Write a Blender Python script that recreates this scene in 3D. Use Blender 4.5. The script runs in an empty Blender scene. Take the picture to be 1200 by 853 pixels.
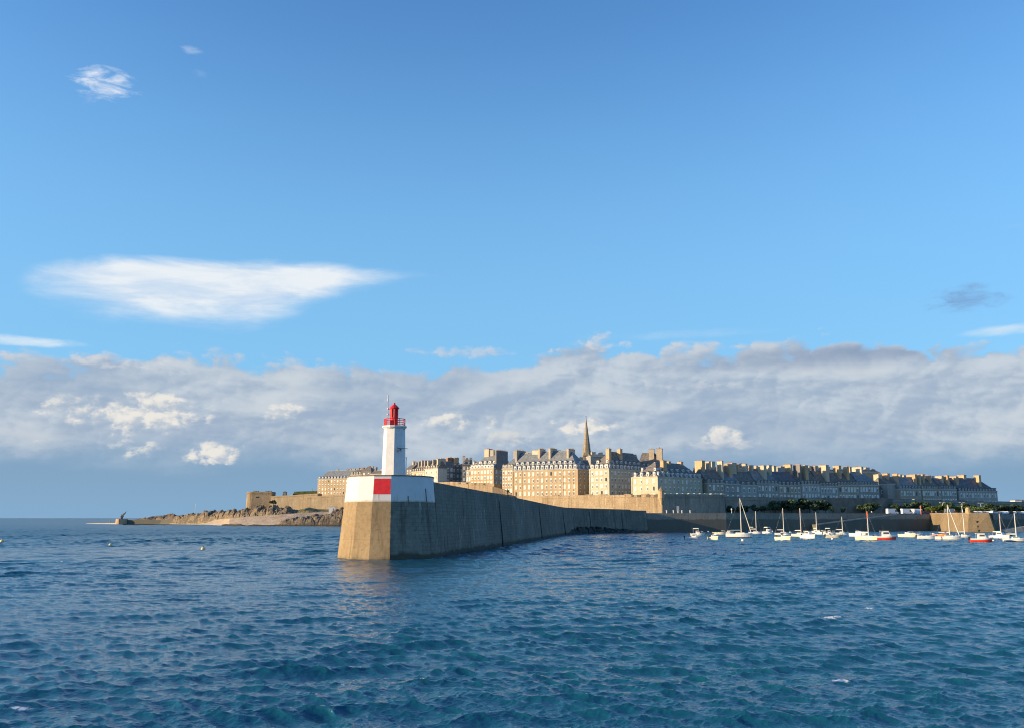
import bpy, bmesh, math, random
import numpy as np
from mathutils import Vector, Matrix, noise as mnoise
R = math.radians
random.seed(7)
rng = np.random.default_rng(11)
scene = bpy.context.scene
COL = scene.collection
W0, H0, F0 = 1200.0, 853.0, 1040.0      # proportions of the photograph, focal length in its pixels
HOR = 606.5
CAMZ = 6.1
TH = math.atan((HOR - H0/2)/F0)

# ------------------------------------------------------------ camera
cd = bpy.data.cameras.new("camera"); cam = bpy.data.objects.new("camera", cd); COL.objects.link(cam)
cam.location = (0, 0, CAMZ); cam.rotation_euler = (R(90)+TH, 0, 0)
cd.sensor_width = 36; cd.lens = 36*F0/W0; cd.clip_start = 0.5; cd.clip_end = 60000
scene.camera = cam

def ray(px, py):
    dx, dy = (px-W0/2)/F0, (H0/2-py)/F0
    return (dx, math.cos(TH)-dy*math.sin(TH), math.sin(TH)+dy*math.cos(TH))
def at(px, Y):
    "X of a bearing at distance Y"
    r = ray(px, HOR-20); return r[0]/r[1]*Y
def zat(py, Y):
    r = ray(600, py); return CAMZ + r[2]/r[1]*Y
def ground(px, py, z=0.0):
    r = ray(px, py); t = (z-CAMZ)/r[2]; return (r[0]*t, r[1]*t)
def azel(px, py):
    r = ray(px, py); return (math.degrees(math.atan2(r[0], r[1])), math.degrees(math.atan2(r[2], math.hypot(r[0], r[1]))))

# ------------------------------------------------------------ object helpers
def link(name, me, parent=None, loc=None, rotz=None):
    o = bpy.data.objects.new(name, me); COL.objects.link(o)
    if parent is not None: o.parent = parent
    if loc is not None: o.location = loc
    if rotz is not None: o.rotation_euler = (0, 0, rotz)
    return o
def tag(o, label=None, cat=None, group=None, kind=None):
    if label: o["label"] = label
    if cat: o["category"] = cat
    if group: o["group"] = group
    if kind: o["kind"] = kind
    return o
def thing(name, label, cat, loc=(0,0,0), rotz=0, group=None):
    return tag(link(name, None, None, loc, rotz), label, cat, group)

class MB:
    "collects simple shapes into one mesh"
    def __init__(s): s.v = []; s.f = []; s.m = []; s.mats = []
    def mi(s, mat):
        if mat not in s.mats: s.mats.append(mat)
        return s.mats.index(mat)
    def poly(s, pts, faces, mat):
        b = len(s.v); s.v += [tuple(p) for p in pts]; k = s.mi(mat)
        for f in faces: s.f.append(tuple(b+i for i in f)); s.m.append(k)
    def box(s, x0, x1, y0, y1, z0, z1, mat):
        s.poly([(x0,y0,z0),(x1,y0,z0),(x1,y1,z0),(x0,y1,z0),(x0,y0,z1),(x1,y0,z1),(x1,y1,z1),(x0,y1,z1)],
               [(0,3,2,1),(4,5,6,7),(0,1,5,4),(1,2,6,5),(2,3,7,6),(3,0,4,7)], mat)
    def frustum(s, r0, r1, z0, z1, mat):
        "r = (x0,x1,y0,y1) lower and upper rectangle"
        a, b = r0, r1
        s.poly([(a[0],a[2],z0),(a[1],a[2],z0),(a[1],a[3],z0),(a[0],a[3],z0),(b[0],b[2],z1),(b[1],b[2],z1),(b[1],b[3],z1),(b[0],b[3],z1)],
               [(0,3,2,1),(4,5,6,7),(0,1,5,4),(1,2,6,5),(2,3,7,6),(3,0,4,7)], mat)
    def lathe(s, prof, n, mat, c=(0,0), ph=0.0, caps=True):
        b = len(s.v); k = s.mi(mat)
        for (r, z) in prof:
            for i in range(n):
                a = ph + 2*math.pi*i/n; s.v.append((c[0]+r*math.cos(a), c[1]+r*math.sin(a), z))
        for j in range(len(prof)-1):
            for i in range(n):
                i2 = (i+1) % n
                s.f.append((b+j*n+i, b+j*n+i2, b+(j+1)*n+i2, b+(j+1)*n+i)); s.m.append(k)
        if caps:
            s.f.append(tuple(b+i for i in reversed(range(n)))); s.m.append(k)
            s.f.append(tuple(b+(len(prof)-1)*n+i for i in range(n))); s.m.append(k)
    def bar(s, p, q, r, mat, n=6, r2=None):
        p, q = Vector(p), Vector(q); d = (q-p).normalized()
        u = d.orthogonal().normalized(); w = d.cross(u); b = len(s.v); k = s.mi(mat)
        for (c, rr) in ((p, r), (q, r if r2 is None else r2)):
            for i in range(n):
                a = 2*math.pi*i/n; s.v.append(tuple(c + u*rr*math.cos(a) + w*rr*math.sin(a)))
        for i in range(n):
            i2 = (i+1) % n; s.f.append((b+i, b+i2, b+n+i2, b+n+i)); s.m.append(k)
        s.f.append(tuple(b+i for i in reversed(range(n)))); s.m.append(k)
        s.f.append(tuple(b+n+i for i in range(n))); s.m.append(k)
    def prism(s, pts, z0, z1, mat, batter=None):
        "pts: plan polygon, counter-clockwise; z1 may be a list"
        n = len(pts); zt = z1 if isinstance(z1, (list, tuple)) else [z1]*n
        low = batter or pts
        s.poly([(x,y,z0) for x,y in low]+[(x,y,z) for (x,y),z in zip(pts, zt)],
               [tuple(reversed(range(n))), tuple(range(n, 2*n))]+[(i,(i+1)%n,n+(i+1)%n,n+i) for i in range(n)], mat)
    def mesh(s, name, smooth=False):
        me = bpy.data.meshes.new(name); me.from_pydata(s.v, [], s.f)
        for m in s.mats: me.materials.append(m)
        me.polygons.foreach_set("material_index", s.m)
        if smooth: me.polygons.foreach_set("use_smooth", [True]*len(s.f))
        me.update()
        bm = bmesh.new(); bm.from_mesh(me); bmesh.ops.recalc_face_normals(bm, faces=bm.faces); bm.to_mesh(me); bm.free()
        return me
    def build(s, name, parent=None, smooth=False, loc=None, rotz=None):
        return link(name, s.mesh(name, smooth), parent, loc, rotz)

# ------------------------------------------------------------ node expression helper
class E:
    def __init__(s, nt, sock): s.nt = nt; s.s = sock
    def _op(s, op, *a, clamp=False):
        n = s.nt.nodes.new("ShaderNodeMath"); n.operation = op; n.use_clamp = clamp
        for i, x in enumerate((s,)+a):
            if isinstance(x, E): s.nt.links.new(x.s, n.inputs[i])
            else: n.inputs[i].default_value = x
        return E(s.nt, n.outputs[0])
    def __add__(s, o): return s._op("ADD", o)
    __radd__ = __add__
    def __sub__(s, o): return s._op("SUBTRACT", o)
    def __rsub__(s, o): return (s*-1.0)+o
    def __mul__(s, o): return s._op("MULTIPLY", o)
    __rmul__ = __mul__
    def __truediv__(s, o): return s._op("DIVIDE", o)
    def pow(s, o): return s._op("POWER", o)
    def max(s, o): return s._op("MAXIMUM", o)
    def min(s, o): return s._op("MINIMUM", o)
    def abs(s): return s._op("ABSOLUTE")
    def clamp(s): return s._op("ADD", 0.0, clamp=True)
def smooth(e, a, b):
    n = e.nt.nodes.new("ShaderNodeMapRange"); n.interpolation_type = "SMOOTHSTEP"
    lo, hi, o0, o1 = (a, b, 0.0, 1.0) if a < b else (b, a, 1.0, 0.0)
    for k, v in ((1, lo), (2, hi), (3, o0), (4, o1)): n.inputs[k].default_value = v
    e.nt.links.new(e.s, n.inputs[0]); return E(e.nt, n.outputs[0])
def ramp(e, pts, interp="EASE"):
    "piecewise curve through pts (x, y) read with the expression e"
    xs = [p[0] for p in pts]; ys = [p[1] for p in pts]
    x0, x1 = xs[0], xs[-1]; y0, y1 = min(ys), max(ys)+1e-6
    t = (e-x0)*(1.0/(x1-x0)); n = e.nt.nodes.new("ShaderNodeValToRGB"); cr = n.color_ramp; cr.interpolation = interp
    while len(cr.elements) < len(pts): cr.elements.new(0.5)
    for el, x, y in zip(list(cr.elements), xs, ys):
        pass
    for i, (x, y) in enumerate(pts):
        cr.elements[i].position = (x-x0)/(x1-x0)
    for i, (x, y) in enumerate(pts):
        v = (y-y0)/(y1-y0); cr.elements[i].color = (v, v, v, 1)
    e.nt.links.new(t.s, n.inputs[0]); return E(e.nt, n.outputs[0])*(y1-y0)+y0
def comb(nt, x, y, z):
    n = nt.nodes.new("ShaderNodeCombineXYZ")
    for i, v in enumerate((x, y, z)):
        if isinstance(v, E): nt.links.new(v.s, n.inputs[i])
        else: n.inputs[i].default_value = v
    return n.outputs[0]
def noi(nt, vec, scale, detail=4, rough=0.55, dist=0.0, lac=2.0):
    n = nt.nodes.new("ShaderNodeTexNoise"); nt.links.new(vec, n.inputs["Vector"])
    n.inputs["Scale"].default_value = scale; n.inputs["Detail"].default_value = detail
    n.inputs["Roughness"].default_value = rough; n.inputs["Distortion"].default_value = dist
    n.inputs["Lacunarity"].default_value = lac
    return E(nt, n.outputs[0])
def mixc(nt, f, a, b, blend="MIX"):
    n = nt.nodes.new("ShaderNodeMix"); n.data_type = "RGBA"; n.blend_type = blend
    for k, v in ((0, f), (6, a), (7, b)):
        if isinstance(v, E): nt.links.new(v.s, n.inputs[k])
        elif isinstance(v, bpy.types.NodeSocket): nt.links.new(v, n.inputs[k])
        elif isinstance(v, (int, float)): n.inputs[k].default_value = v
        else: n.inputs[k].default_value = (*v, 1)
    return n.outputs[2]

# ------------------------------------------------------------ materials
def newmat(name, rough=0.8, spec=0.3):
    m = bpy.data.materials.new(name); m.use_nodes = True; nt = m.node_tree
    b = nt.nodes["Principled BSDF"]; b.inputs["Roughness"].default_value = rough
    b.inputs["Specular IOR Level"].default_value = spec
    return m, nt, b
def plain(name, c, rough=0.6, spec=0.3, var=0.12, scale=1.5, metal=0.0):
    m, nt, b = newmat(name, rough, spec); b.inputs["Metallic"].default_value = metal
    tc = nt.nodes.new("ShaderNodeTexCoord")
    n = noi(nt, tc.outputs["Object"], scale, 4, 0.6)
    lo = tuple(x*(1-var) for x in c); hi = tuple(min(1, x*(1+var)) for x in c)
    nt.links.new(mixc(nt, smooth(n, 0.3, 0.7), lo, hi), b.inputs["Base Color"])
    return m
def wpos(nt):
    g = nt.nodes.new("ShaderNodeNewGeometry"); s = nt.nodes.new("ShaderNodeSeparateXYZ")
    nt.links.new(g.outputs["Position"], s.inputs[0])
    return E(nt, s.outputs[0]), E(nt, s.outputs[1]), E(nt, s.outputs[2]), g
def stone(name, c1, c2, c3, streak=0.5, tide=None, tidec=(0.03,0.035,0.03), block=(1.1,0.45), bump=0.4, patch=0.12, joints=0.35, lime=0.0, mortar=0.035, spots=0.0):
    """masonry: patchy colour, courses, vertical run-off stains, optional weed below the tide line z"""
    m, nt, b = newmat(name, 0.9, 0.15)
    x, y, z, g = wpos(nt); pos = g.outputs["Position"]
    big = noi(nt, pos, patch, 5, 0.6); fine = noi(nt, pos, 1.7, 4, 0.65)
    col = mixc(nt, smooth(big, 0.35, 0.68), c1, c2)
    col = mixc(nt, smooth(fine, 0.42, 0.75)*0.7, col, c3)
    st = noi(nt, comb(nt, x*1.3, y*1.3, z*0.09), 0.55, 5, 0.7)
    col = mixc(nt, smooth(st, 0.5, 0.72)*streak, col, tuple(v*0.42 for v in c1))
    if lime:
        l2 = noi(nt, comb(nt, x*0.9+40, y*0.9, z*0.22), 0.7, 5, 0.7)
        col = mixc(nt, smooth(l2, 0.56, 0.74)*lime, col, tuple(min(1, v*1.9) for v in c2))
    br = nt.nodes.new("ShaderNodeTexBrick"); nt.links.new(comb(nt, (x+y*0.7), z, 0.0), br.inputs["Vector"])
    br.inputs["Scale"].default_value = 1.0; br.inputs["Brick Width"].default_value = block[0]; br.inputs["Row Height"].default_value = block[1]
    br.inputs["Mortar Size"].default_value = mortar; br.inputs["Color1"].default_value = (1,1,1,1); br.inputs["Color2"].default_value = (0.72,0.72,0.72,1)
    br.inputs["Mortar"].default_value = (0.5,0.5,0.5,1)
    col = mixc(nt, joints, col, br.outputs["Color"], "MULTIPLY")
    if spots:
        s1 = noi(nt, pos, 0.55, 4, 0.6); s2 = noi(nt, pos, 0.21, 3, 0.5)
        col = mixc(nt, smooth(s1, 0.62, 0.67)*smooth(s2, 0.5, 0.6)*spots, col, tuple(v*0.38 for v in c1))
    if tide is not None:
        n = noi(nt, pos, 0.5, 4, 0.6)
        col = mixc(nt, smooth(z+(n-0.5)*1.6, tide+0.35, tide-0.35)*0.85, col, tidec)
    nt.links.new(col, b.inputs["Base Color"])
    bp = nt.nodes.new("ShaderNodeBump"); bp.inputs["Strength"].default_value = bump; bp.inputs["Distance"].default_value = 0.12
    nt.links.new((fine+st*0.5).s, bp.inputs["Height"]); nt.links.new(bp.outputs[0], b.inputs["Normal"])
    return m
M = {}
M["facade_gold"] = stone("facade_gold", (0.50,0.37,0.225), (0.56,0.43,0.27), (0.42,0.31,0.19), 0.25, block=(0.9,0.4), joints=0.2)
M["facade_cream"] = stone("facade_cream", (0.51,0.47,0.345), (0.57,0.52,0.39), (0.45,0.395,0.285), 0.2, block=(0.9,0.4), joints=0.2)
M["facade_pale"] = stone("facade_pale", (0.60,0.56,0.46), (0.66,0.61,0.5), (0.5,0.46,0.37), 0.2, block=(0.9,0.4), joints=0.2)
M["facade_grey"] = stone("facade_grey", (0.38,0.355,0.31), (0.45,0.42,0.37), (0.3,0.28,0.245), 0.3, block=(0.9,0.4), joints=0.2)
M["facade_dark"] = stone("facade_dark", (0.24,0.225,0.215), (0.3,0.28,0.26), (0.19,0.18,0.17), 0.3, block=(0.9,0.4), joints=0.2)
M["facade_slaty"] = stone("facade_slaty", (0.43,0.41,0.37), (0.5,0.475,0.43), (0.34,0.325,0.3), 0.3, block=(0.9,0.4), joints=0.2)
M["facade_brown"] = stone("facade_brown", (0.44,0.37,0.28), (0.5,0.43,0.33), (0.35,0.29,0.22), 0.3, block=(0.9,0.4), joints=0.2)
M["spire_stone"] = stone("spire_stone", (0.34,0.265,0.18), (0.42,0.34,0.235), (0.26,0.2,0.14), 0.4)
M["chimney_ochre"] = stone("chimney_ochre", (0.62,0.41,0.23), (0.66,0.47,0.29), (0.5,0.31,0.17), 0.25, patch=0.3)
M["chimney_pale"] = stone("chimney_pale", (0.62,0.5,0.35), (0.68,0.56,0.41), (0.43,0.33,0.22), 0.25, patch=0.3)
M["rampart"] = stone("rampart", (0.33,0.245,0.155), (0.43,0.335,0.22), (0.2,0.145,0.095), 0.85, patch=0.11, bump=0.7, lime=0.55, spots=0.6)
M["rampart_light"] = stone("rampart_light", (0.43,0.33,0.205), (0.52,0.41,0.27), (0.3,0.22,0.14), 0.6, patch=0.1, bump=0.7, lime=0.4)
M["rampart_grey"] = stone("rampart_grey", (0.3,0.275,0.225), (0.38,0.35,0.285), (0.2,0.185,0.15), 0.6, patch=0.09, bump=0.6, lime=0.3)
M["quay_stone"] = stone("quay_stone", (0.27,0.255,0.21), (0.34,0.32,0.265), (0.19,0.18,0.15), 0.5, tide=5.6, tidec=(0.13,0.125,0.1), patch=0.06, lime=0.15)
M["quay_gold"] = stone("quay_gold", (0.25,0.185,0.11), (0.3,0.23,0.14), (0.19,0.14,0.085), 0.5, patch=0.1)
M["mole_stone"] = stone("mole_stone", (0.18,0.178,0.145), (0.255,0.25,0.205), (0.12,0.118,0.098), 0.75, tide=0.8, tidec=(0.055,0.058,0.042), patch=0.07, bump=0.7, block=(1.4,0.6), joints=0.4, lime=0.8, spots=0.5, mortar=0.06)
M["mole_concrete"] = stone("mole_concrete", (0.33,0.24,0.135), (0.385,0.285,0.165), (0.24,0.17,0.095), 0.7, tide=0.18, tidec=(0.16,0.13,0.08), patch=0.25, bump=0.25, block=(40,2.9), joints=0.3, spots=0.8, mortar=0.05)
M["rock"] = None
M["white_paint"] = plain("white_paint", (0.66,0.66,0.65), 0.55, 0.3, 0.06, 0.6)
def weathered_white():
    m, nt, b = newmat("weathered_white", 0.55, 0.3); x, y, z, g = wpos(nt); pos = g.outputs["Position"]
    n = noi(nt, pos, 0.9, 5, 0.65); st = noi(nt, comb(nt, x*2.2, y*2.2, z*0.12), 1.0, 5, 0.7)
    c = mixc(nt, smooth(n, 0.4, 0.75)*0.5, (0.66,0.66,0.65), (0.56,0.55,0.52))
    c = mixc(nt, smooth(st, 0.52, 0.7)*smooth(z, 11.5, 8.4)*0.75, c, (0.4,0.27,0.14))
    c = mixc(nt, smooth(z+(n-0.5)*0.9, 8.85, 8.5)*0.8, c, (0.38,0.28,0.17))
    c = mixc(nt, smooth(noi(nt, pos, 3.5, 4, 0.7), 0.66, 0.72)*0.7, c, (0.36,0.3,0.22))
    nt.links.new(c, b.inputs["Base Color"]); return m
M["weathered_white"] = weathered_white()
M["tower_white"] = plain("tower_white", (0.7,0.7,0.69), 0.5, 0.3, 0.05, 0.8)
M["red_paint"] = plain("red_paint", (0.68,0.025,0.03), 0.45, 0.35, 0.12, 2)
M["red_dark"] = plain("red_dark", (0.5,0.02,0.025), 0.45, 0.35, 0.12, 3)
M["coping"] = plain("coping", (0.22,0.18,0.13), 0.9, 0.1, 0.25, 2)
M["slate"] = plain("slate", (0.19,0.17,0.15), 0.7, 0.15, 0.3, 0.9)
M["slate_blue"] = plain("slate_blue", (0.14,0.14,0.15), 0.65, 0.2, 0.3, 0.9)
M["slate_light"] = plain("slate_light", (0.2,0.21,0.215), 0.6, 0.35, 0.25, 0.9)
M["tile_red"] = plain("tile_red", (0.3,0.15,0.08), 0.8, 0.2, 0.3, 1.5)
M["zinc"] = plain("zinc", (0.35,0.37,0.38), 0.45, 0.4, 0.1, 2)
M["sash"] = plain("sash", (0.78,0.76,0.68), 0.5, 0.3, 0.04, 4)
M["mast_pink"] = plain("mast_pink", (0.66,0.53,0.46), 0.4, 0.4, 0.05, 4)
M["pot"] = plain("pot", (0.42,0.2,0.1), 0.8, 0.2, 0.2, 4)
M["dark_metal"] = plain("dark_metal", (0.03,0.032,0.035), 0.5, 0.4, 0.2, 4)
M["steel"] = plain("steel", (0.5,0.5,0.5), 0.35, 0.5, 0.08, 4, 0.6)
M["mast_metal"] = plain("mast_metal", (0.68,0.63,0.54), 0.4, 0.4, 0.05, 4)
M["gelcoat"] = plain("gelcoat", (0.82,0.8,0.74), 0.3, 0.5, 0.03, 2)
M["gelcoat_cream"] = plain("gelcoat_cream", (0.78,0.7,0.5), 0.3, 0.5, 0.04, 2)
M["hull_red"] = plain("hull_red", (0.85,0.07,0.035), 0.35, 0.5, 0.05, 2)
M["hull_blue"] = plain("hull_blue", (0.05,0.1,0.25), 0.35, 0.5, 0.05, 2)
M["hull_yellow"] = plain("hull_yellow", (0.75,0.55,0.15), 0.35, 0.5, 0.05, 2)
M["orange"] = plain("orange", (0.8,0.2,0.06), 0.4, 0.4, 0.05, 2)
M["antifoul"] = plain("antifoul", (0.06,0.07,0.09), 0.6, 0.3, 0.2, 3)
M["canvas"] = plain("canvas", (0.72,0.7,0.6), 0.85, 0.1, 0.08, 3)
M["canvas_blue"] = plain("canvas_blue", (0.05,0.12,0.22), 0.85, 0.1, 0.1, 3)
M["rubber"] = plain("rubber", (0.02,0.02,0.02), 0.7, 0.3, 0.1, 3)
M["buoy_white"] = plain("buoy_white", (0.8,0.78,0.7), 0.5, 0.4, 0.05, 3)
M["buoy_yellow"] = plain("buoy_yellow", (0.75,0.62,0.3), 0.5, 0.4, 0.1, 3)
M["bark"] = plain("bark", (0.08,0.06,0.045), 0.9, 0.1, 0.3, 6)
M["leaf"] = plain("leaf", (0.06,0.095,0.05), 0.6, 0.2, 0.5, 0.35)
M["leaf_sunlit"] = plain("leaf_sunlit", (0.09,0.13,0.035), 0.6, 0.2, 0.45, 0.35)  # same foliage for the sunlit trees, sunlight put into the brighter colour
M["grass"] = plain("grass", (0.09,0.1,0.035), 0.9, 0.1, 0.4, 0.3)
M["cloth_dark"] = plain("cloth_dark", (0.025,0.027,0.035), 0.9, 0.1, 0.2, 5)
M["cloth_pale"] = plain("cloth_pale", (0.7,0.7,0.68), 0.9, 0.1, 0.1, 5)
M["skin"] = plain("skin", (0.45,0.28,0.2), 0.6, 0.3, 0.05, 8)
M["paving"] = plain("paving", (0.2,0.18,0.15), 0.9, 0.1, 0.25, 0.2)
M["car_white"] = plain("car_white", (0.75,0.76,0.78), 0.3, 0.5, 0.02, 2)
M["car_grey"] = plain("car_grey", (0.25,0.27,0.3), 0.3, 0.5, 0.03, 2, 0.4)
M["car_black"] = plain("car_black", (0.02,0.022,0.03), 0.25, 0.5, 0.03, 2)
M["car_red"] = plain("car_red", (0.35,0.03,0.03), 0.3, 0.5, 0.03, 2)
def glassy(name, c):
    m, nt, b = newmat(name, 0.08, 0.6); b.inputs["Base Color"].default_value = (*c, 1); return m
M["glass"] = glassy("glass", (0.06,0.075,0.09))
M["lamp_glass"] = glassy("lamp_glass", (0.4,0.02,0.02))
SKY_SAT = 1.12; SKY_VAL = 1.0; SKY_TINT = (1.0,1.30,1.56); CLOUD_GAIN = 1/1.516; EXPO = 0.6
scene.cycles.use_adaptive_sampling = True; scene.cycles.adaptive_threshold = 0.015; scene.cycles.adaptive_min_samples = 12
SEA_A = (0.005,0.07,0.120); SEA_B = (0.006,0.08,0.122); SEA_C = (0.007,0.08,0.11); SEA_ROUGH = 0.035; SEA_BUMP = 1.0
scene.cycles.pixel_filter_type = "BLACKMAN_HARRIS"; scene.cycles.filter_width = 1.1
# ------------------------------------------------------------ sun and sky
SUN_AZ = 77.0      # degrees from -Y towards -X, seen from above
SUN_EL = 12.0
tosun = Vector((-math.sin(R(SUN_AZ))*math.cos(R(SUN_EL)), -math.cos(R(SUN_AZ))*math.cos(R(SUN_EL)), math.sin(R(SUN_EL))))
sl = bpy.data.lights.new("sun", "SUN"); so = bpy.data.objects.new("sun", sl); COL.objects.link(so)
sl.energy = 5.0; sl.angle = R(0.53); sl.color = (1.0, 0.75, 0.44)
so.rotation_euler = tosun.to_track_quat("Z", "Y").to_euler(); so.location = (-60, -20, 80)

world = bpy.data.worlds.new("World"); scene.world = world; world.use_nodes = True
world.cycles.sampling_method = "MANUAL"; world.cycles.sample_map_resolution = 256
nt = world.node_tree
for n in list(nt.nodes): nt.nodes.remove(n)
out = nt.nodes.new("ShaderNodeOutputWorld"); bg = nt.nodes.new("ShaderNodeBackground"); nt.links.new(bg.outputs[0], out.inputs[0])
bg.inputs["Strength"].default_value = 0.12
sky = nt.nodes.new("ShaderNodeTexSky"); sky.sky_type = "NISHITA"; sky.sun_disc = False
sky.sun_elevation = R(SUN_EL)
sky.sun_rotation = math.atan2(tosun.x, tosun.y)
sky.air_density = 1.0; sky.dust_density = 0.35; sky.ozone_density = 2.2
tc = nt.nodes.new("ShaderNodeTexCoord"); sp = nt.nodes.new("ShaderNodeSeparateXYZ")
nt.links.new(tc.outputs["Generated"], sp.inputs[0])
dx, dy, dz = (E(nt, sp.outputs[i]) for i in range(3))
AZ = dx._op("ARCTAN2", dy)*(180/math.pi)
EL = dz._op("ARCSINE")*(180/math.pi)
hs = nt.nodes.new("ShaderNodeHueSaturation"); hs.inputs["Saturation"].default_value = SKY_SAT; hs.inputs["Value"].default_value = SKY_VAL
nt.links.new(sky.outputs[0], hs.inputs["Color"])
tint = mixc(nt, 1.0, hs.outputs[0], SKY_TINT, "MULTIPLY")
K = 1.0/0.12    # cloud colours below are given as the brightness they should have
def cc(r, g, b):
    f = lambda v: ((v/255)/12.92 if v/255 < 0.04045 else ((v/255+0.055)/1.055)**2.4)*K*CLOUD_GAIN
    return (f(r), f(g), f(b))
# soft lightening towards the horizon, the moist air over the sea
col = mixc(nt, smooth(EL, 34.0, 8.0)*0.75, tint, cc(132,193,236))
col = mixc(nt, smooth(EL, 9.5, 3.0)*0.9, col, cc(118,156,196))
# warp field
wv = comb(nt, AZ*0.055, EL*0.15, 3.0)
w1 = noi(nt, wv, 1.0, 4, 0.6)
puff = noi(nt, comb(nt, AZ*0.5, EL*0.74, 5.5), 1.0, 6, 0.6, 0.15)
puffS = noi(nt, comb(nt, AZ*0.5-0.14, EL*0.74+0.19, 5.5), 1.0, 5, 0.6, 0.15)
fib = noi(nt, comb(nt, AZ*0.19, EL*0.95-AZ*0.03, 1.3), 1.0, 6, 0.62, 0.4)
silk = noi(nt, comb(nt, AZ*0.55+3.1, EL*1.7, 5.2), 1.0, 6, 0.62, 0.5)
# ---- lens-shaped cirrus
def AL(px, py): return azel(px, py)
def A(px, py=330): return azel(px, py)[0]
def L(py, px=300): return azel(px, py)[1]
az1 = AZ + (w1-0.5)*2.0; el1 = EL + (w1-0.5)*0.4
top = ramp(az1, [AL(-60,318), AL(0,316), AL(36,310), AL(75,302), AL(130,300), AL(250,303), AL(380,308), AL(470,317), AL(560,320)], "LINEAR")
bot = ramp(az1, [AL(-60,322), AL(0,332), AL(36,352), AL(90,366), AL(190,388), AL(300,388), AL(375,362), AL(420,344), AL(490,328), AL(560,321)], "LINEAR")
d1 = smooth(top-el1+(fib-0.5)*0.9, -0.12, 0.75)*smooth(el1-bot+(fib-0.5)*1.6, -0.2, 2.0)
d1 = (d1*(0.72+fib*0.52))*ramp(AZ, [(A(10),0.0),(A(45),0.5),(A(150),1.0),(A(400),1.0),(A(480),0.8),(A(560),0.0)])
col = mixc(nt, d1.clamp()*0.93, col, mixc(nt, smooth(fib, 0.3, 0.65), cc(214,227,242), cc(240,244,247)))
# ---- small wisps
def wisp(px, py, wx, wy, seed, strength, c, edge=0.35, sc=1.0, slant=0.0):
    global col
    a0, e0 = azel(px, py); u = (AZ-a0)*(1/wx); v = (EL-e0-(AZ-a0)*slant)*(1/wy)
    n = silk if sc > 0.65 else fib
    rr = (u*u+v*v)
    m = smooth(n-rr*0.45, edge, edge+0.42)*smooth(rr, 1.3, 0.1)
    col = mixc(nt, (m*strength).clamp(), col, c)
wisp(120, 97, 3.3, 1.4, 3.1, 1.15, cc(222,232,246), 0.30, 0.8)
wisp(106, 112, 1.5, 0.9, 9.1, 0.6, cc(205,222,243), 0.34)
wisp(222, 60, 1.7, 0.45, 5.3, 0.6, cc(196,214,240), 0.30)
wisp(232, 88, 1.0, 0.5, 6.3, 0.22, cc(190,210,240), 0.35)
wisp(25, 399, 5.0, 0.45, 4.4, 1.0, cc(215,232,246), 0.22, 0.6)
wisp(640, 376, 3.0, 0.3, 8.8, 0.15, cc(165,190,222), 0.25, 0.5)
wisp(830, 391, 8.0, 0.45, 2.2, 0.22, cc(205,228,245), 0.22, 0.5)
wisp(1185, 386, 3.5, 0.5, 1.2, 0.9, cc(205,228,245), 0.22, 0.5)
wisp(1128, 351, 3.4, 1.1, 7.7, 0.75, cc(122,154,198), 0.2, 0.7)
wisp(1190, 265, 2.5, 0.3, 3.7, 0.3, cc(170,205,240), 0.3, 0.5)
# ---- the long cloud bank
def bankn(da, de, seed=0.0, det=6):
    return noi(nt, comb(nt, AZ*0.10+da, EL*0.27+de, 2.1+seed), 1.0, det, 0.52, 0.2)
n0 = bankn(0, 0); nS = bankn(-0.10, 0.16)
def vor(da, de):
    n = nt.nodes.new("ShaderNodeTexVoronoi"); n.feature = "SMOOTH_F1"; n.voronoi_dimensions = "2D"; n.inputs["Scale"].default_value = 1.0; n.inputs["Detail"].default_value = 2.0; n.inputs["Roughness"].default_value = 0.55; n.inputs["Smoothness"].default_value = 0.35
    nt.links.new(comb(nt, AZ*0.36+da+(puff-0.5)*1.1, EL*0.62+de+(n0-0.5)*1.5, 0.0), n.inputs["Vector"]); return 1.0-E(nt, n.outputs["Distance"])
bil = vor(0, 0); bilS = vor(-0.11, 0.15)
edge = ramp(AZ, [(-50, 9.5), AL(0,411), AL(130,409), AL(250,411), AL(400,422), AL(520,428), AL(600,418), AL(640,404), AL(690,394), AL(740,405), AL(830,401), AL(1000,391), AL(1200,396), (50, 9.0)], "LINEAR")
bank = smooth(edge-EL+(bil-0.46)*1.3+(puff-0.5)*1.1+(n0-0.5)*1.2, -0.1, 0.6)
relief = smooth((n0-nS)*0.8+(puff-puffS)*0.3+(bil-bilS)*0.2, -0.16, 0.17)
body = mixc(nt, relief, cc(161,179,201), cc(200,210,220))
body = mixc(nt, smooth(n0, 0.47, 0.66)*0.7, body, cc(208,215,221))
body = mixc(nt, smooth(w1, 0.46, 0.62)*0.5, body, cc(152,173,198))
body = mixc(nt, smooth(edge-EL, 1.0, 0.1)*smooth(puff, 0.4, 0.6)*0.45, body, cc(213,218,224))
low = smooth(EL+(n0-0.5)*2.6+(puff-0.5)*1.0, 5.0, 2.4)
body = mixc(nt, low, body, mixc(nt, smooth(EL, 0.0, 3.0), cc(134,172,205), cc(132,166,196)))
col = mixc(nt, bank*0.97, col, body)
# dark belt on the right part of the bank
dk = bank*smooth(edge-EL, 0.35, 1.0)*smooth(AZ, A(690), A(1000))*smooth((EL-L(418)+(n0-0.5)*1.4).abs(), 1.15, 0.15)*0.65
col = mixc(nt, dk.clamp(), col, cc(130,150,180))
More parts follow.
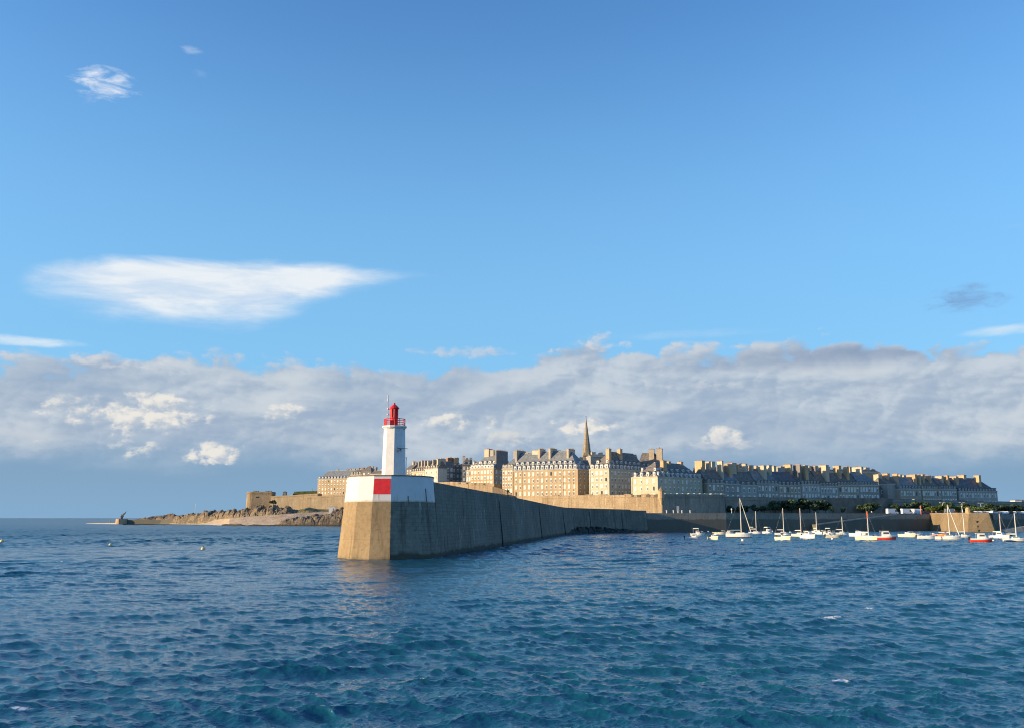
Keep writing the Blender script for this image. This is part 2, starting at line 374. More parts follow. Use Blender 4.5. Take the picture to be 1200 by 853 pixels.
# sunlit cumulus heads inside the bank
def cumulus(px, py, wx, wy, seed, strength, c=(238,234,226), edge=0.40, sc=1.0):
    global col
    a0, e0 = azel(px, py); u = (AZ-a0)*(1/wx); v = (EL-e0)*(1/wy)
    v2 = v.max(v*-1.9)            # flatter underneath
    n, nl = puff, puffS
    m = smooth(n*0.8+bil*0.17+0.04-(u*u+v2*v2)*0.22, edge, edge+0.17)
    c2 = mixc(nt, smooth((n-nl)*0.9+(bil-bilS)*0.25, -0.12, 0.1), cc(186,197,210), cc(*c))
    col = mixc(nt, (m*strength).clamp(), col, c2)
cumulus(160, 490, 5.0, 2.1, 11.1, 0.95, edge=0.33)
cumulus(95, 497, 1.8, 1.0, 12.9, 0.8)
cumulus(236, 533, 2.6, 1.5, 14.2, 0.95, edge=0.31)
cumulus(150, 533, 3.4, 1.2, 15.2, 0.85, (226,226,222))
cumulus(50, 517, 1.8, 0.5, 16.2, 0.6)
cumulus(328, 487, 2.5, 1.1, 17.4, 0.9, edge=0.36)
cumulus(212, 488, 1.0, 0.7, 18.8, 0.85)
cumulus(545, 497, 3.4, 1.1, 19.3, 0.85, edge=0.36)
cumulus(600, 515, 2.6, 1.1, 20.1, 0.7, (222,220,214))
cumulus(672, 502, 2.6, 1.0, 21.7, 0.9, edge=0.34)
cumulus(710, 500, 1.8, 0.7, 25.0, 0.75)
cumulus(850, 512, 2.0, 1.1, 22.5, 0.9, edge=0.34)
cumulus(850, 520, 4.5, 1.0, 27.5, 0.6, (205,210,216))
cumulus(110, 425, 6.0, 0.9, 23.9, 0.6, (214,218,224), 0.42, 0.7)
cumulus(560, 415, 6.0, 0.9, 24.3, 0.55, (212,214,220), 0.42, 0.7)
cumulus(800, 455, 8.0, 0.9, 26.3, 0.5, (205,211,219), 0.42, 0.6)
cumulus(700, 408, 3.2, 1.2, 28.1, 0.7, (218,218,220), 0.36)
# ground side of the world: dim sea colour
col = mixc(nt, smooth(EL, 0.0, -1.0), col, cc(40,80,115))
nt.links.new(col, bg.inputs["Color"])
vs = scene.view_settings; vs.view_transform = "Standard"; vs.look = "None"; vs.gamma = 1.0; vs.exposure = EXPO; vs.use_curve_mapping = False
# ------------------------------------------------------------ the sea: summed wind-wave spectra on one sheet
def wave_tile(N, Lm, lmin, lmax, slope, wind, spread, seed, chop):
    r = np.random.default_rng(seed)
    k1 = 2*np.pi*np.fft.fftfreq(N, Lm/N); kx, ky = np.meshgrid(k1, k1)
    k = np.hypot(kx, ky); k[0,0] = 1e-6
    cosw = (kx*math.cos(wind)+ky*math.sin(wind))/k
    S = k**-4.0 * (np.abs(cosw)**spread + 0.06)
    S *= (k > 2*np.pi/lmax) & (k < 2*np.pi/lmin)
    S *= np.exp(-(k*lmin/(2*np.pi))**2*0.6)
    h = (r.normal(size=(N,N))+1j*r.normal(size=(N,N)))*np.sqrt(S)
    hh = np.fft.ifft2(h).real
    sx = np.fft.ifft2(1j*kx*h).real; sy = np.fft.ifft2(1j*ky*h).real
    g = slope/math.sqrt((sx**2+sy**2).mean())
    dxx = np.fft.ifft2(-1j*kx/k*h).real; dyy = np.fft.ifft2(-1j*ky/k*h).real
    return Lm, N, hh*g, -dxx*g*chop, -dyy*g*chop
def sample(t, x, y, rot):
    Lm, N, *fs = t; c, s = math.cos(rot), math.sin(rot)
    u = ((c*x+s*y)/Lm) % 1.0*N; v = ((-s*x+c*y)/Lm) % 1.0*N
    i = np.floor(u).astype(np.int32); j = np.floor(v).astype(np.int32); fu = (u-i); fv = (v-j); i %= N; j %= N; i2 = (i+1)%N; j2 = (j+1)%N
    o = [f[j,i]*(1-fu)*(1-fv)+f[j,i2]*fu*(1-fv)+f[j2,i]*(1-fu)*fv+f[j2,i2]*fu*fv for f in fs]
    h, a, b = o
    return h, c*a-s*b, s*a+c*b
WD = R(82)
TILES = [(wave_tile(512, 171.0, 4.5, 20.0, 0.026, WD, 12, 3, 1.1), 0.0, 4.5),
         (wave_tile(512, 43.0, 1.1, 4.0, 0.13, WD+0.12, 16, 5, 1.45), 0.21, 1.1),
         (wave_tile(512, 12.7, 0.34, 1.1, 0.18, WD-0.1, 16, 8, 1.35), -0.33, 0.34),
         (wave_tile(512, 5.3, 0.11, 0.34, 0.21, WD+0.1, 8, 9, 1.1), 0.5, 0.11)]
def sea_mesh():
    na = 1500; az = np.radians(np.linspace(-34.0, 34.0, na))
    # side wings of the sheet, coarse
    wing = np.radians(np.linspace(-180.0, -34.4, 90)); az = np.concatenate([wing[1:], az, -wing[::-1]])
    r = [11.0]
    while r[-1] < 900: r.append(r[-1]*(1+0.0026) if r[-1] < 140 else r[-1]*1.0036)
    while r[-1] < 40000: r.append(r[-1]*1.08)
    r = np.array(r); nr = len(r)
    A_, R_ = np.meshgrid(az, r); X = R_*np.sin(A_); Y = R_*np.cos(A_)
    step = np.gradient(r)[:,None]*np.ones_like(X)
    Z = np.zeros_like(X); DX = np.zeros_like(X); DY = np.zeros_like(X)
    wing_mask = (np.abs(A_) < R(34.2))
    gust = 0.0
    for i in range(3):
        gust = gust + np.sin(X*(0.031+0.013*i)+i*2.1+Y*0.011*(i-1))*np.sin(Y*(0.027+0.009*i)+i*1.3-X*0.008)
    for q, (t, rot, lm) in enumerate(TILES):
        h, a, b = sample(t, X, Y, rot)
        w = np.clip((lm*(2.6 if q == 1 else 1.4)-step)/(lm*0.9), 0, 1)*wing_mask
        if q == 0: w = np.clip((14-step)/8, 0, 1)
        if q >= 1: w = w*np.clip(1+0.2*gust, 0.6, 1.4)
        
        if q < 2: w = w*(1+0.55*np.clip((R_-70)/200, 0, 1))
        Z += h*w; DX += a*w; DY += b*w
    # crest folding measure for the whitecaps
    jac = np.gradient(DY, axis=0)/step + np.gradient(DX, axis=1)/np.maximum(R_*np.gradient(az)[None,:], 1e-3)
    big = Z
    foam = np.clip((-jac-0.95)*3.0, 0, 1)*np.clip((big-0.16)*8, 0, 1)*wing_mask*(R_ < 500)
    for (fx_, fy_, a_, b_) in ((973,719,1.0,0.55),(1018,708,0.35,0.2),(68,656,0.8,0.25),(303,731,0.25,0.15),(24,822,0.4,0.15),(8,613,14,6),(30,611,16,5),(985,793,0.4,0.2)):
        cx_, cy_ = ground(fx_, fy_, 0.2); foam = np.maximum(foam, 1.1*np.exp(-((X-cx_)/a_)**2-((Y-cy_)/(b_*1.5))**2))
    hx, hy = at(457.5, 142.6), 142.6; dd = np.abs(np.hypot(X-hx, Y-hy)-8.15)
    foam = np.maximum(foam, 0.62*np.exp(-(dd/0.45)**2)*(Y < hy+1))
    X = X+DX; Y = Y+DY
    me = bpy.data.meshes.new("sea_water"); nv = X.size
    nA = len(az)
    me.vertices.add(nv); co = np.empty((nv,3), np.float32); co[:,0] = X.ravel(); co[:,1] = Y.ravel(); co[:,2] = Z.ravel()
    me.vertices.foreach_set("co", co.ravel())
    I, J = np.meshgrid(np.arange(nr-1), np.arange(nA-1), indexing="ij"); a = (I*nA+J).ravel()
    q = np.stack([a, a+1, a+nA+1, a+nA], 1).astype(np.int32)[:, ::-1]
    me.loops.add(q.size); me.loops.foreach_set("vertex_index", q.ravel())
    me.polygons.add(len(q)); me.polygons.foreach_set("loop_start", np.arange(0, q.size, 4, dtype=np.int32)); me.polygons.foreach_set("loop_total", np.full(len(q), 4, np.int32))
    me.polygons.foreach_set("use_smooth", np.ones(len(q), bool))
    fa = me.attributes.new("foam", "FLOAT", "POINT"); fa.data.foreach_set("value", foam.ravel().astype(np.float32))
    me.update(calc_edges=True); me.validate()
    return me
def sea_material():
    m, nt, b = newmat("sea", 0.06, 0.5)
    x, y, z, g = wpos(nt); pos = g.outputs["Position"]
    big = noi(nt, comb(nt, x*0.012, y*0.02, 0.0), 1.0, 4, 0.55)
    col = mixc(nt, smooth(big, 0.35, 0.65), SEA_A, SEA_B)
    col = mixc(nt, smooth(z, 0.05, 0.55)*0.3, col, SEA_C)  # wave tops tinted by height: light through thin crests put into the colour
    at_ = nt.nodes.new("ShaderNodeAttribute"); at_.attribute_name = "foam"
    fr = noi(nt, comb(nt, x*1.0, y*0.45, z*2.0), 6.5, 5, 0.75)
    foam = smooth(E(nt, at_.outputs["Fac"])+(fr-0.5)*3.2, 0.62, 0.9)
    nt.links.new(mixc(nt, foam, col, (0.75,0.76,0.74)), b.inputs["Base Color"])
    nt.links.new((foam*0.5+SEA_ROUGH+smooth((x*x+y*y)._op("SQRT"), 50.0, 420.0)*0.27).s, b.inputs["Roughness"])
    b.inputs["IOR"].default_value = 1.43
    rot = comb(nt, x*0.85+y*0.1, y*1.35-x*0.1, z)
    r1 = noi(nt, rot, 7.5, 3, 0.6, 0.3); r2 = noi(nt, rot, 1.5, 3, 0.55, 0.3); r3 = noi(nt, rot, 0.4, 2, 0.5)
    hgt = r1*0.03+r2*0.04+r3*0.05
    bp = nt.nodes.new("ShaderNodeBump"); bp.inputs["Strength"].default_value = 1.0; bp.inputs["Distance"].default_value = SEA_BUMP
    nt.links.new(hgt.s, bp.inputs["Height"]); nt.links.new(bp.outputs[0], b.inputs["Normal"])
    return m
sea = link("sea_water", sea_mesh()); sea["kind"] = "structure"; sea.data.materials.append(sea_material())
# ------------------------------------------------------------ the breakwater with its painted round head
HC = (at(457.5, 142.6), 142.6)                    # centre of the head
def head_ring(rad, a0=None):
    view = math.atan2(-HC[1], -HC[0])
    # corners fall so that one edge points a hair to the right of the viewer
    pts = []
    for k in range(-4, 5):
        a = view + R(22.5)*k + R(0.6)
        pts.append((HC[0]+rad*math.cos(a), HC[1]+rad*math.sin(a)))
    return pts     # left to right as seen from the sea (9 corners, 8 facets)
BAT = 0.1
ZH, ZB = 12.55, 8.5
R_top = 6.75
def band(mb, z0, z1, mat, skip=None, out=0.0):
    lo = head_ring(R_top+(ZH-z0)*BAT+out); hi = head_ring(R_top+(ZH-z1)*BAT+out)
    back_lo = [(lo[-1][0]-0.6, lo[-1][1]+6), (lo[0][0]+2.5, lo[0][1]+7)]
    back_hi = [(hi[-1][0]-0.6, hi[-1][1]+6), (hi[0][0]+2.5, hi[0][1]+7)]
    P0, P1 = lo+back_lo, hi+back_hi; n = len(P0)
    mb.poly([(x,y,z0) for x,y in P0]+[(x,y,z1) for x,y in P1],
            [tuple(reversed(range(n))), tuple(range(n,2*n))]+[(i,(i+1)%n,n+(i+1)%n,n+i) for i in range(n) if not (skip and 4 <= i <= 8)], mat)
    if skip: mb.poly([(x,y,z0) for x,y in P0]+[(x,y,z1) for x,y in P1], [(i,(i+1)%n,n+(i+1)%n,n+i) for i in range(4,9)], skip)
mole = thing("breakwater", "long dark stone breakwater curving to the town, with a white and red painted round head", "breakwater", (HC[0], HC[1], 0))
def under(o, parent=mole):
    o.parent = parent; o.matrix_parent_inverse = Matrix.Translation(parent.location).inverted(); return o
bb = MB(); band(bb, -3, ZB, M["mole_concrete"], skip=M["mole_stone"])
under(bb.build("pier_head"))
wb = MB(); band(wb, ZB, ZH-0.14, M["weathered_white"], out=0.03)
under(wb.build("painted_band"))
cp = MB(); band(cp, ZH-0.14, ZH+0.02, M["coping"], out=0.12)
under(cp.build("coping"))
# red panel on the facet left of the edge (one facet of the band)
lo_ = head_ring(R_top+(ZH-9.65)*BAT+0.06); hi_ = head_ring(R_top+(ZH-12.0)*BAT+0.06)
k = 3
def lerp(a, b, t): return tuple(p+(q-p)*t for p, q in zip(a, b))
rp = MB(); a, b_ = lo_[k], lo_[k+1]; c, d = hi_[k+1], hi_[k]
lo_i = head_ring(R_top+(ZH-9.65)*BAT-0.1); hi_i = head_ring(R_top+(ZH-12.0)*BAT-0.1)
q = [(*lerp(a,b_,0.02),9.65), (*lerp(a,b_,0.965),9.65), (*lerp(d,c,0.965),12.0), (*lerp(d,c,0.02),12.0)]
qi = [(*lerp(lo_i[k],lo_i[k+1],0.02),9.65), (*lerp(lo_i[k],lo_i[k+1],0.965),9.65), (*lerp(hi_i[k],hi_i[k+1],0.965),12.0), (*lerp(hi_i[k],hi_i[k+1],0.02),12.0)]
rp.poly(q+qi, [(0,1,2,3),(0,4,5,1),(1,5,6,2),(2,6,7,3),(3,7,4,0)], M["red_paint"])
under(rp.build("red_panel"))
# rust runs and a broken patch of facing
for fx, z0, z1, w in ((0.5, 8.6, 10.6, 0.09), (0.62, 8.55, 9.4, 0.07)):
    st = MB(); kk = 5 if fx == 0.5 else 4
    l0 = head_ring(R_top+(ZH-z0)*BAT+0.05); l1 = head_ring(R_top+(ZH-z1)*BAT+0.05)
    p = lerp(l0[kk+1 if fx==0.5 else kk], l0[kk+2 if fx==0.5 else kk+1], 0.25 if fx==0.5 else 0.95); p2 = lerp(l1[kk+1 if fx==0.5 else kk], l1[kk+2 if fx==0.5 else kk+1], 0.25 if fx==0.5 else 0.95)
    st.bar((*p, z0), (*p2, z1), w, M["dark_metal"], 5); under(st.build("mooring_iron"))

EAST = [(508.5, 143.0), (530, 157), (560, 177), (590, 204), (620, 247), (645, 295), (663, 335), (690, 362), (720, 381), (757, 396.5)]
ZTOP = [11.75, 11.7, 11.5, 11.2, 10.85, 10.3, 9.95, 9.7, 9.5, 9.3]
E3 = [(at(p, y), y) for p, y in EAST]
def catmull(P, n=5):
    out_ = []
    for i in range(len(P)-1):
        p0, p1, p2, p3 = P[max(i-1,0)], P[i], P[i+1], P[min(i+2,len(P)-1)]
        for j in range(n):
            t = j/n
            out_.append(tuple(0.5*((2*b)+(-a+c)*t+(2*a-5*b+4*c-d)*t*t+(-a+3*b-3*c+d)*t**3) for a,b,c,d in zip(p0,p1,p2,p3)))
    out_.append(tuple(P[-1])); return out_
E4 = catmull([(x,y,z) for (x,y),z in zip(E3, ZTOP)], 5)
def offs(path, d):
    o = []
    for i, p in enumerate(path):
        a, b = path[max(i-1,0)], path[min(i+1,len(path)-1)]
        t = Vector((b[0]-a[0], b[1]-a[1])).normalized(); o.append((p[0]-t.y*d, p[1]+t.x*d, p[2]))
    return o
def sweep(path, section, mat, name, parent=None, uneven=0.0):
    "section: list of (offset to the left of the path, height, absolute?)"
    mb = MB(); n = len(section); V = []; rr = random.Random(3)
    for i, p in enumerate(path):
        for (d, h, ab) in section:
            a, b = path[max(i-1,0)], path[min(i+1,len(path)-1)]
            t = Vector((b[0]-a[0], b[1]-a[1])).normalized()
            V.append((p[0]-t.y*d, p[1]+t.x*d, (h if ab else p[2]+h)))
    F = []
    for i in range(len(path)-1):
        for j in range(n):
            j2 = (j+1)%n; F.append((i*n+j, (i+1)*n+j, (i+1)*n+j2, i*n+j2))
    F.append(tuple(range(n))); F.append(tuple(reversed([(len(path)-1)*n+j for j in range(n)])))
    mb.poly(V, F, mat); return mb.build(name, parent)
wl = sweep(E4, [(-1.3,-3,True),(0,0,False),(0.9,0,False),(0.9,-1.1,False),(9.5,-1.1,False),(11,-3,True)], M["mole_stone"], "pier_wall"); under(wl)
# taller sea-side parapet of the breakwater
W4 = offs(E4, 9.0)
wp = sweep(W4[3:46], [(0,-1.15,False),(0,0.55,False),(0.8,0.55,False),(0.8,-1.15,False)], M["rampart"], "sea_parapet"); under(wp)
# thin buttress lines and drain pipes against the face
for i in (14, 22, 29, 35, 41):
    p = E4[i]; a, b = E4[i-1], E4[i+1]; t = Vector((b[0]-a[0], b[1]-a[1])).normalized(); nx, ny = t.y, -t.x
    mb = MB(); mb.bar((p[0]+nx*1.25, p[1]+ny*1.25, -0.6), (p[0]+nx*0.12, p[1]+ny*0.12, p[2]-1.2), 0.14, M["dark_metal"], 6)
    for s_ in range(9):
        z = 0.6+s_*1.05; f = (p[2]-z)/(p[2]+3)*1.3+0.1
        if z < p[2]-1.3: mb.bar((p[0]+nx*f-t.x*0.35, p[1]+ny*f-t.y*0.35, z), (p[0]+nx*f+t.x*0.35, p[1]+ny*f+t.y*0.35, z), 0.05, M["dark_metal"], 4)
    under(mb.build("ladder"))
# ------------------------------------------------------------ lighthouse on the head
LX, LY = at(460.5, 144.5), 144.5; LZ = 11.4
lh = thing("lighthouse", "white tapered lighthouse with red lantern and red railing on the breakwater head", "lighthouse", (LX, LY, LZ))
va = math.atan2(-LY, -LX)
ztg = zat(500, LY)-LZ; ztr = zat(488, LY)-LZ; zlt = zat(477.5, LY)-LZ; zapex = zat(472.5, LY)-LZ
t = MB(); t.lathe([(2.05,0),(1.98,0.5),(1.93,0.55),(1.72,ztg-0.5),(1.72,ztg-0.35)], 8, M["tower_white"], ph=va)
t.build("tower", lh)
gl = MB(); gl.lathe([(1.72,ztg-0.38),(1.86,ztg-0.15),(1.98,ztg-0.12),(1.98,ztg+0.12),(1.86,ztg+0.12)], 16, M["tower_white"], ph=va); gl.build("gallery", lh)
rl = MB()
nr_ = 14; rr_ = 1.72
for i in range(nr_):
    a = va+2*math.pi*i/nr_; a2 = va+2*math.pi*(i+1)/nr_
    rl.bar((rr_*math.cos(a), rr_*math.sin(a), ztg+0.1), (rr_*math.cos(a), rr_*math.sin(a), ztg+1.25), 0.045, M["red_paint"], 5)
    for h in (0.35, 0.65, 0.95, 1.25):
        rl.bar((rr_*math.cos(a), rr_*math.sin(a), ztg+h), (rr_*math.cos(a2), rr_*math.sin(a2), ztg+h), 0.04 if h < 1 else 0.06, M["red_paint"], 5)
for a in (va-1.9, va-1.2, va+1.5):     # solid panels in the rail
    w = 0.28
    rl.poly([(rr_*math.cos(a-w),rr_*math.sin(a-w),ztg+0.2),(rr_*math.cos(a+w),rr_*math.sin(a+w),ztg+0.2),(rr_*math.cos(a+w),rr_*math.sin(a+w),ztg+1.2),(rr_*math.cos(a-w),rr_*math.sin(a-w),ztg+1.2),
             ((rr_-.05)*math.cos(a-w),(rr_-.05)*math.sin(a-w),ztg+0.2),((rr_-.05)*math.cos(a+w),(rr_-.05)*math.sin(a+w),ztg+0.2),((rr_-.05)*math.cos(a+w),(rr_-.05)*math.sin(a+w),ztg+1.2),((rr_-.05)*math.cos(a-w),(rr_-.05)*math.sin(a-w),ztg+1.2)],
            [(0,1,2,3),(7,6,5,4),(0,4,5,1),(1,5,6,2),(2,6,7,3),(3,7,4,0)], M["red_paint"])
rl.build("railing", lh)
ln = MB(); o_ = (-0.1, -0.1)
ln.lathe([(0.62,ztg+0.1),(0.62,ztg+1.35),(0.66,ztg+1.4),(0.66,ztg+1.5)], 12, M["red_paint"], c=o_)
ln.build("lantern_base", lh)
lg = MB(); lg.lathe([(0.52,ztg+1.5),(0.52,zlt-0.2)], 12, M["lamp_glass"], c=o_)
for i in range(8):
    a = 2*math.pi*i/8+0.2; lg.bar((o_[0]+0.55*math.cos(a), o_[1]+0.55*math.sin(a), ztg+1.5), (o_[0]+0.55*math.cos(a), o_[1]+0.55*math.sin(a), zlt-0.2), 0.12, M["red_paint"], 5)
lr = lg.build("lantern", lh)
rf = MB(); rf.lathe([(0.62,zlt-0.25),(0.8,zlt-0.18),(0.82,zlt-0.05),(0.5,zlt+0.28),(0.2,zapex-0.18),(0.14,zapex-0.1),(0.16,zapex+0.02),(0.05,zapex+0.14)], 12, M["red_paint"], c=o_); rf.build("cupola", lh)
an = MB(); ax = at(452, LY)-LX
an.bar((ax,0,ztg+1.0),(ax,0,zat(470,LY)-LZ), 0.07, M["steel"], 6); an.bar((ax,0,zat(470,LY)-LZ),(ax,0,zat(462.5,LY)-LZ), 0.12, M["white_paint"], 6, 0.1)
for h in (2.0, 2.9): an.bar((ax,0,ztg+h),(-0.5,0,ztg+h), 0.04, M["steel"], 5); an.lathe([(0.16,ztg+h),(0.16,ztg+h+0.2)], 8, M["white_paint"], c=(ax,0))
an.build("antenna", lh)
bk = MB(); zb_ = zat(526, LY)-LZ; x0 = at(466, LY)-LX; x1 = at(477.5, LY)-LX
bk.bar((x0,-1.75,zb_),(x1,-1.2,zb_), 0.05, M["dark_metal"], 5); bk.bar((x0,-1.75,zb_-0.6),(x0,-1.75,zb_+0.25), 0.05, M["dark_metal"], 5)
bk.bar((x0+0.55,-1.6,zb_-0.45),(x0+0.55,-1.6,zb_), 0.05, M["dark_metal"], 5); bk.bar((x0,-1.75,zb_-0.5),(x0+0.55,-1.6,zb_-0.05), 0.04, M["dark_metal"], 5); bk.build("wall_bracket", lh)
dr = MB(); ad = va+R(180); dr.poly([(1.9*math.cos(ad)+sx*0.35*-math.sin(ad)+o*math.cos(ad)*0.08, 1.9*math.sin(ad)+sx*0.35*math.cos(ad)+o*math.sin(ad)*0.08, z) for o in (0,1) for z in (1.25,3.1) for sx in (-1,1)],
        [(0,1,3,2),(4,6,7,5),(0,4,5,1),(2,3,7,6),(0,2,6,4),(1,5,7,3)], M["red_dark"]); dr.build("door", lh)
fp = MB(); px_ = at(474.6, LY); fp.bar((px_, LY+0.6, 11.2), (px_, LY+0.6, zat(536, LY)), 0.06, M["white_paint"], 6)
fp.lathe([(0.12, zat(536,LY)),(0.12, zat(536,LY)+0.12)], 8, M["white_paint"], c=(px_, LY+0.6))
tag(fp.build("pole"), "thin white pole standing just right of the lighthouse tower", "pole")
# person on the breakwater
def person(name, label, x, y, z, h, yaw, top, legs, stride=0.25, group=None):
    t_ = thing(name, label, "person", (x, y, z), yaw, group)
    J = [((0,0,0.52),.085),((0,0,0.62),.08),((0,0.0,0.72),.095),((0,0,0.8),.08),((0,0,0.845),.035),((0,0.01,0.90),.05),((0,0.01,0.955),.052),
         ((-.055,0,0.5),.055),((-.06,stride*.35,0.28),.04),((-.06,stride*.3-.03,0.05),.025),((-.06,stride*.3+.06,0.015),.02),
         ((.055,0,0.5),.055),((.06,-stride*.2,0.28),.04),((.06,-stride*.55,0.05),.025),((.06,-stride*.55+.08,0.015),.02),
         ((-.115,0,0.8),.036),((-.135,-.03,0.65),.028),((-.13,.05,0.52),.022),((-.125,.075,0.47),.022),
         ((.115,0,0.8),.036),((.135,.0,0.65),.028),((.13,.08,0.54),.022),((.125,.1,0.49),.022)]
    Ed = [(0,1),(1,2),(2,3),(3,4),(4,5),(5,6),(0,7),(7,8),(8,9),(9,10),(0,11),(11,12),(12,13),(13,14),(3,15),(15,16),(16,17),(17,18),(3,19),(19,20),(20,21),(21,22)]
    me = bpy.data.meshes.new("body"); me.from_pydata([tuple(c*h for c in j[0]) for j in J], Ed, [])
    bo = link("body", me, t_); me.materials.append(top); me.materials.append(legs); me.materials.append(M["skin"])
    bo.modifiers.new("s", "SKIN"); me.skin_vertices[0].data[0].use_root = True
    for v, j in zip(me.skin_vertices[0].data, J): v.radius = (j[1]*h, j[1]*h)
    bo.modifiers.new("sub", "SUBSURF").levels = 1
    dg = bpy.context.evaluated_depsgraph_get(); dg.update(); m2 = bpy.data.meshes.new_from_object(bo.evaluated_get(dg)); bo.modifiers.clear(); bo.data = m2
    m2.materials.clear(); [m2.materials.append(q) for q in (top, legs, M["skin"])]
    for p in m2.polygons:
        zc = p.center.z/h; p.material_index = 2 if zc > 0.86 or (zc < 0.5 and abs(p.center.x)/h > 0.1) else (0 if zc > 0.5 else 1); p.use_smooth = True
    hr = MB(); hr.lathe([(0.03*h,0.93*h),(0.062*h,0.945*h),(0.063*h,0.97*h),(0.045*h,0.995*h),(0.01*h,1.005*h)], 8, M["cloth_dark"], c=(0,-0.008*h)); hr.build("hair", t_, True)
    return t_
pY = 211; pp = (at(598, pY), pY)
# stand the walker on the nearest point of the parapet path
kk = min(range(len(E4)), key=lambda i: abs(E4[i][0]/E4[i][1]-pp[0]/pp[1]))
person("person", "person in dark clothes walking along the top of the breakwater", E4[kk][0]-0.25, E4[kk][1]+0.25, E4[kk][2], 1.78, R(-35), M["cloth_dark"], M["cloth_dark"])
# ------------------------------------------------------------ quay, platforms, ramparts
def plan(L): return [(at(p, y), y) for p, y in L]
QZ = 7.9
qe = plan([(757,396),(850,401),(940,412),(1000,420),(1040,428),(1089,437)])
q2 = plan([(1162,398),(1230,430),(1330,470)])
quay = MB(); P = qe+q2+[(480,700),(60,700),(60,430)]
quay.prism(P, -4, QZ, M["quay_stone"]); o = quay.build("quay"); o["kind"] = "structure"
pv = MB(); pv.prism([(x+0.3, y+0.9) for x,y in qe+q2]+[(479,699),(61,699),(61.5,431)], QZ-0.3, QZ+0.004, M["paving"]); o = pv.build("quay_pavement"); o["kind"] = "structure"
# low kerb wall along the quay edge
def strip_wall(path, thick, z0, z1, mat, name="wall", parent=None, zs=None):
    mb = MB(); n = len(path); inner = []
    for i, p in enumerate(path):
        a, b = path[max(i-1,0)], path[min(i+1,n-1)]; t_ = Vector((b[0]-a[0], b[1]-a[1])).normalized()
        inner.append((p[0]-t_.y*thick, p[1]+t_.x*thick))
    zt = zs if zs else [z1]*n
    for i in range(n-1):
        A_, B_, C_, D_ = path[i], path[i+1], inner[i+1], inner[i]
        mb.poly([(*A_,z0),(*B_,z0),(*C_,z0),(*D_,z0),(*A_,zt[i]),(*B_,zt[i+1]),(*C_,zt[i+1]),(*D_,zt[i])],
                [(0,3,2,1),(4,5,6,7),(0,1,5,4),(2,3,7,6)]+([(3,0,4,7)] if i == 0 else [])+([(1,2,6,5)] if i == n-2 else []), mat)
    return mb.build(name, parent)
o = strip_wall([(x+0.05,y+0.05) for x,y in qe[:-1]], 0.55, QZ, QZ+0.35, M["quay_stone"]); o.name = "quay_kerb"; o["kind"] = "structure"
# slipway climbing along the quay wall
sw = MB(); a = [at(955,406), at(1000,411), at(1050,421)]; ys = [406,411,421]; zs = [3.2,5.4,7.7]
for i in range(2):
    x0,x1,y0,y1,z0,z1 = a[i],a[i+1],ys[i],ys[i+1],zs[i],zs[i+1]
    sw.poly([(x0,y0,-3),(x1,y1,-3),(x1,y1+7,-3),(x0,y0+11,-3),(x0,y0,z0),(x1,y1,z1),(x1,y1+7,z1),(x0,y0+11,z0)],
            [(0,3,2,1),(4,5,6,7),(0,1,5,4),(1,2,6,5),(2,3,7,6),(3,0,4,7)], M["quay_stone"])
    sw.poly([(x0,y0-0.12,z0-0.25),(x1,y1-0.12,z1-0.25),(x1,y1+0.8,z1+0.3),(x0,y0+0.8,z0+0.3),(x0,y0-0.12,z0+0.3),(x1,y1-0.12,z1+0.3)],
            [(0,1,5,4),(4,5,2,3),(0,4,3),(1,2,5),(0,3,2,1)], M["facade_grey"])
o = sw.build("slipway"); o["kind"] = "structure"
s2 = MB(); x0, x1 = at(1160,396), at(1196,398)
s2.poly([(x0,393,-2),(x1,395,-2),(x1,400,-2),(x0,398,-2),(x0,393,0.35),(x1,395,2.6),(x1,400,2.6),(x0,398,0.35)],[(0,3,2,1),(4,5,6,7),(0,1,5,4),(1,2,6,5),(2,3,7,6),(3,0,4,7)], M["facade_grey"])
o = s2.build("boat_ramp"); o["kind"] = "structure"
# projecting lit quay bastion (top slightly higher than the quay), battered
bp_top = [(at(1089,437),437.5),(at(1134,396),396),(at(1157.5,393.5),393.5),(at(1170,440),440)]
bp_low = [(at(1089,437)-1.2,437),(at(1133,394)-1.3,394),(at(1161.5,391.5)+1.2,391.5),(at(1174,440),440)]
qb = thing("quay_bastion", "sunlit stone quay bastion projecting from the harbour wall beneath the parked cars", "bastion", (bp_top[1][0], bp_top[1][1], 0))
mb = MB(); mb.prism(bp_top, -3, QZ+0.1, M["quay_gold"], batter=bp_low); o = mb.build("wall"); o.parent = qb; o.matrix_parent_inverse = Matrix.Translation(qb.location).inverted()
mb = MB(); mb.prism([(x,y) for x,y in bp_top], QZ+0.1, QZ+0.5, M["rampart"], batter=bp_top); o = mb.build("parapet"); o.parent = qb; o.matrix_parent_inverse = Matrix.Translation(qb.location).inverted()
for j, pyy in enumerate((611, 616.5, 621.5)):
    mb = MB(); z = zat(pyy, 392); xx = at(1145, 392.9+0.0); f = (QZ-z)/11
    yf = 394.75-2.0*(QZ-z)/(QZ+3); mb.box(xx-0.4, xx+0.4, yf-0.06, yf+1, z-0.4, z+0.4, M["dark_metal"])
    o = mb.build("drain_hole"); o.parent = qb; o.matrix_parent_inverse = Matrix.Translation(qb.location).inverted()

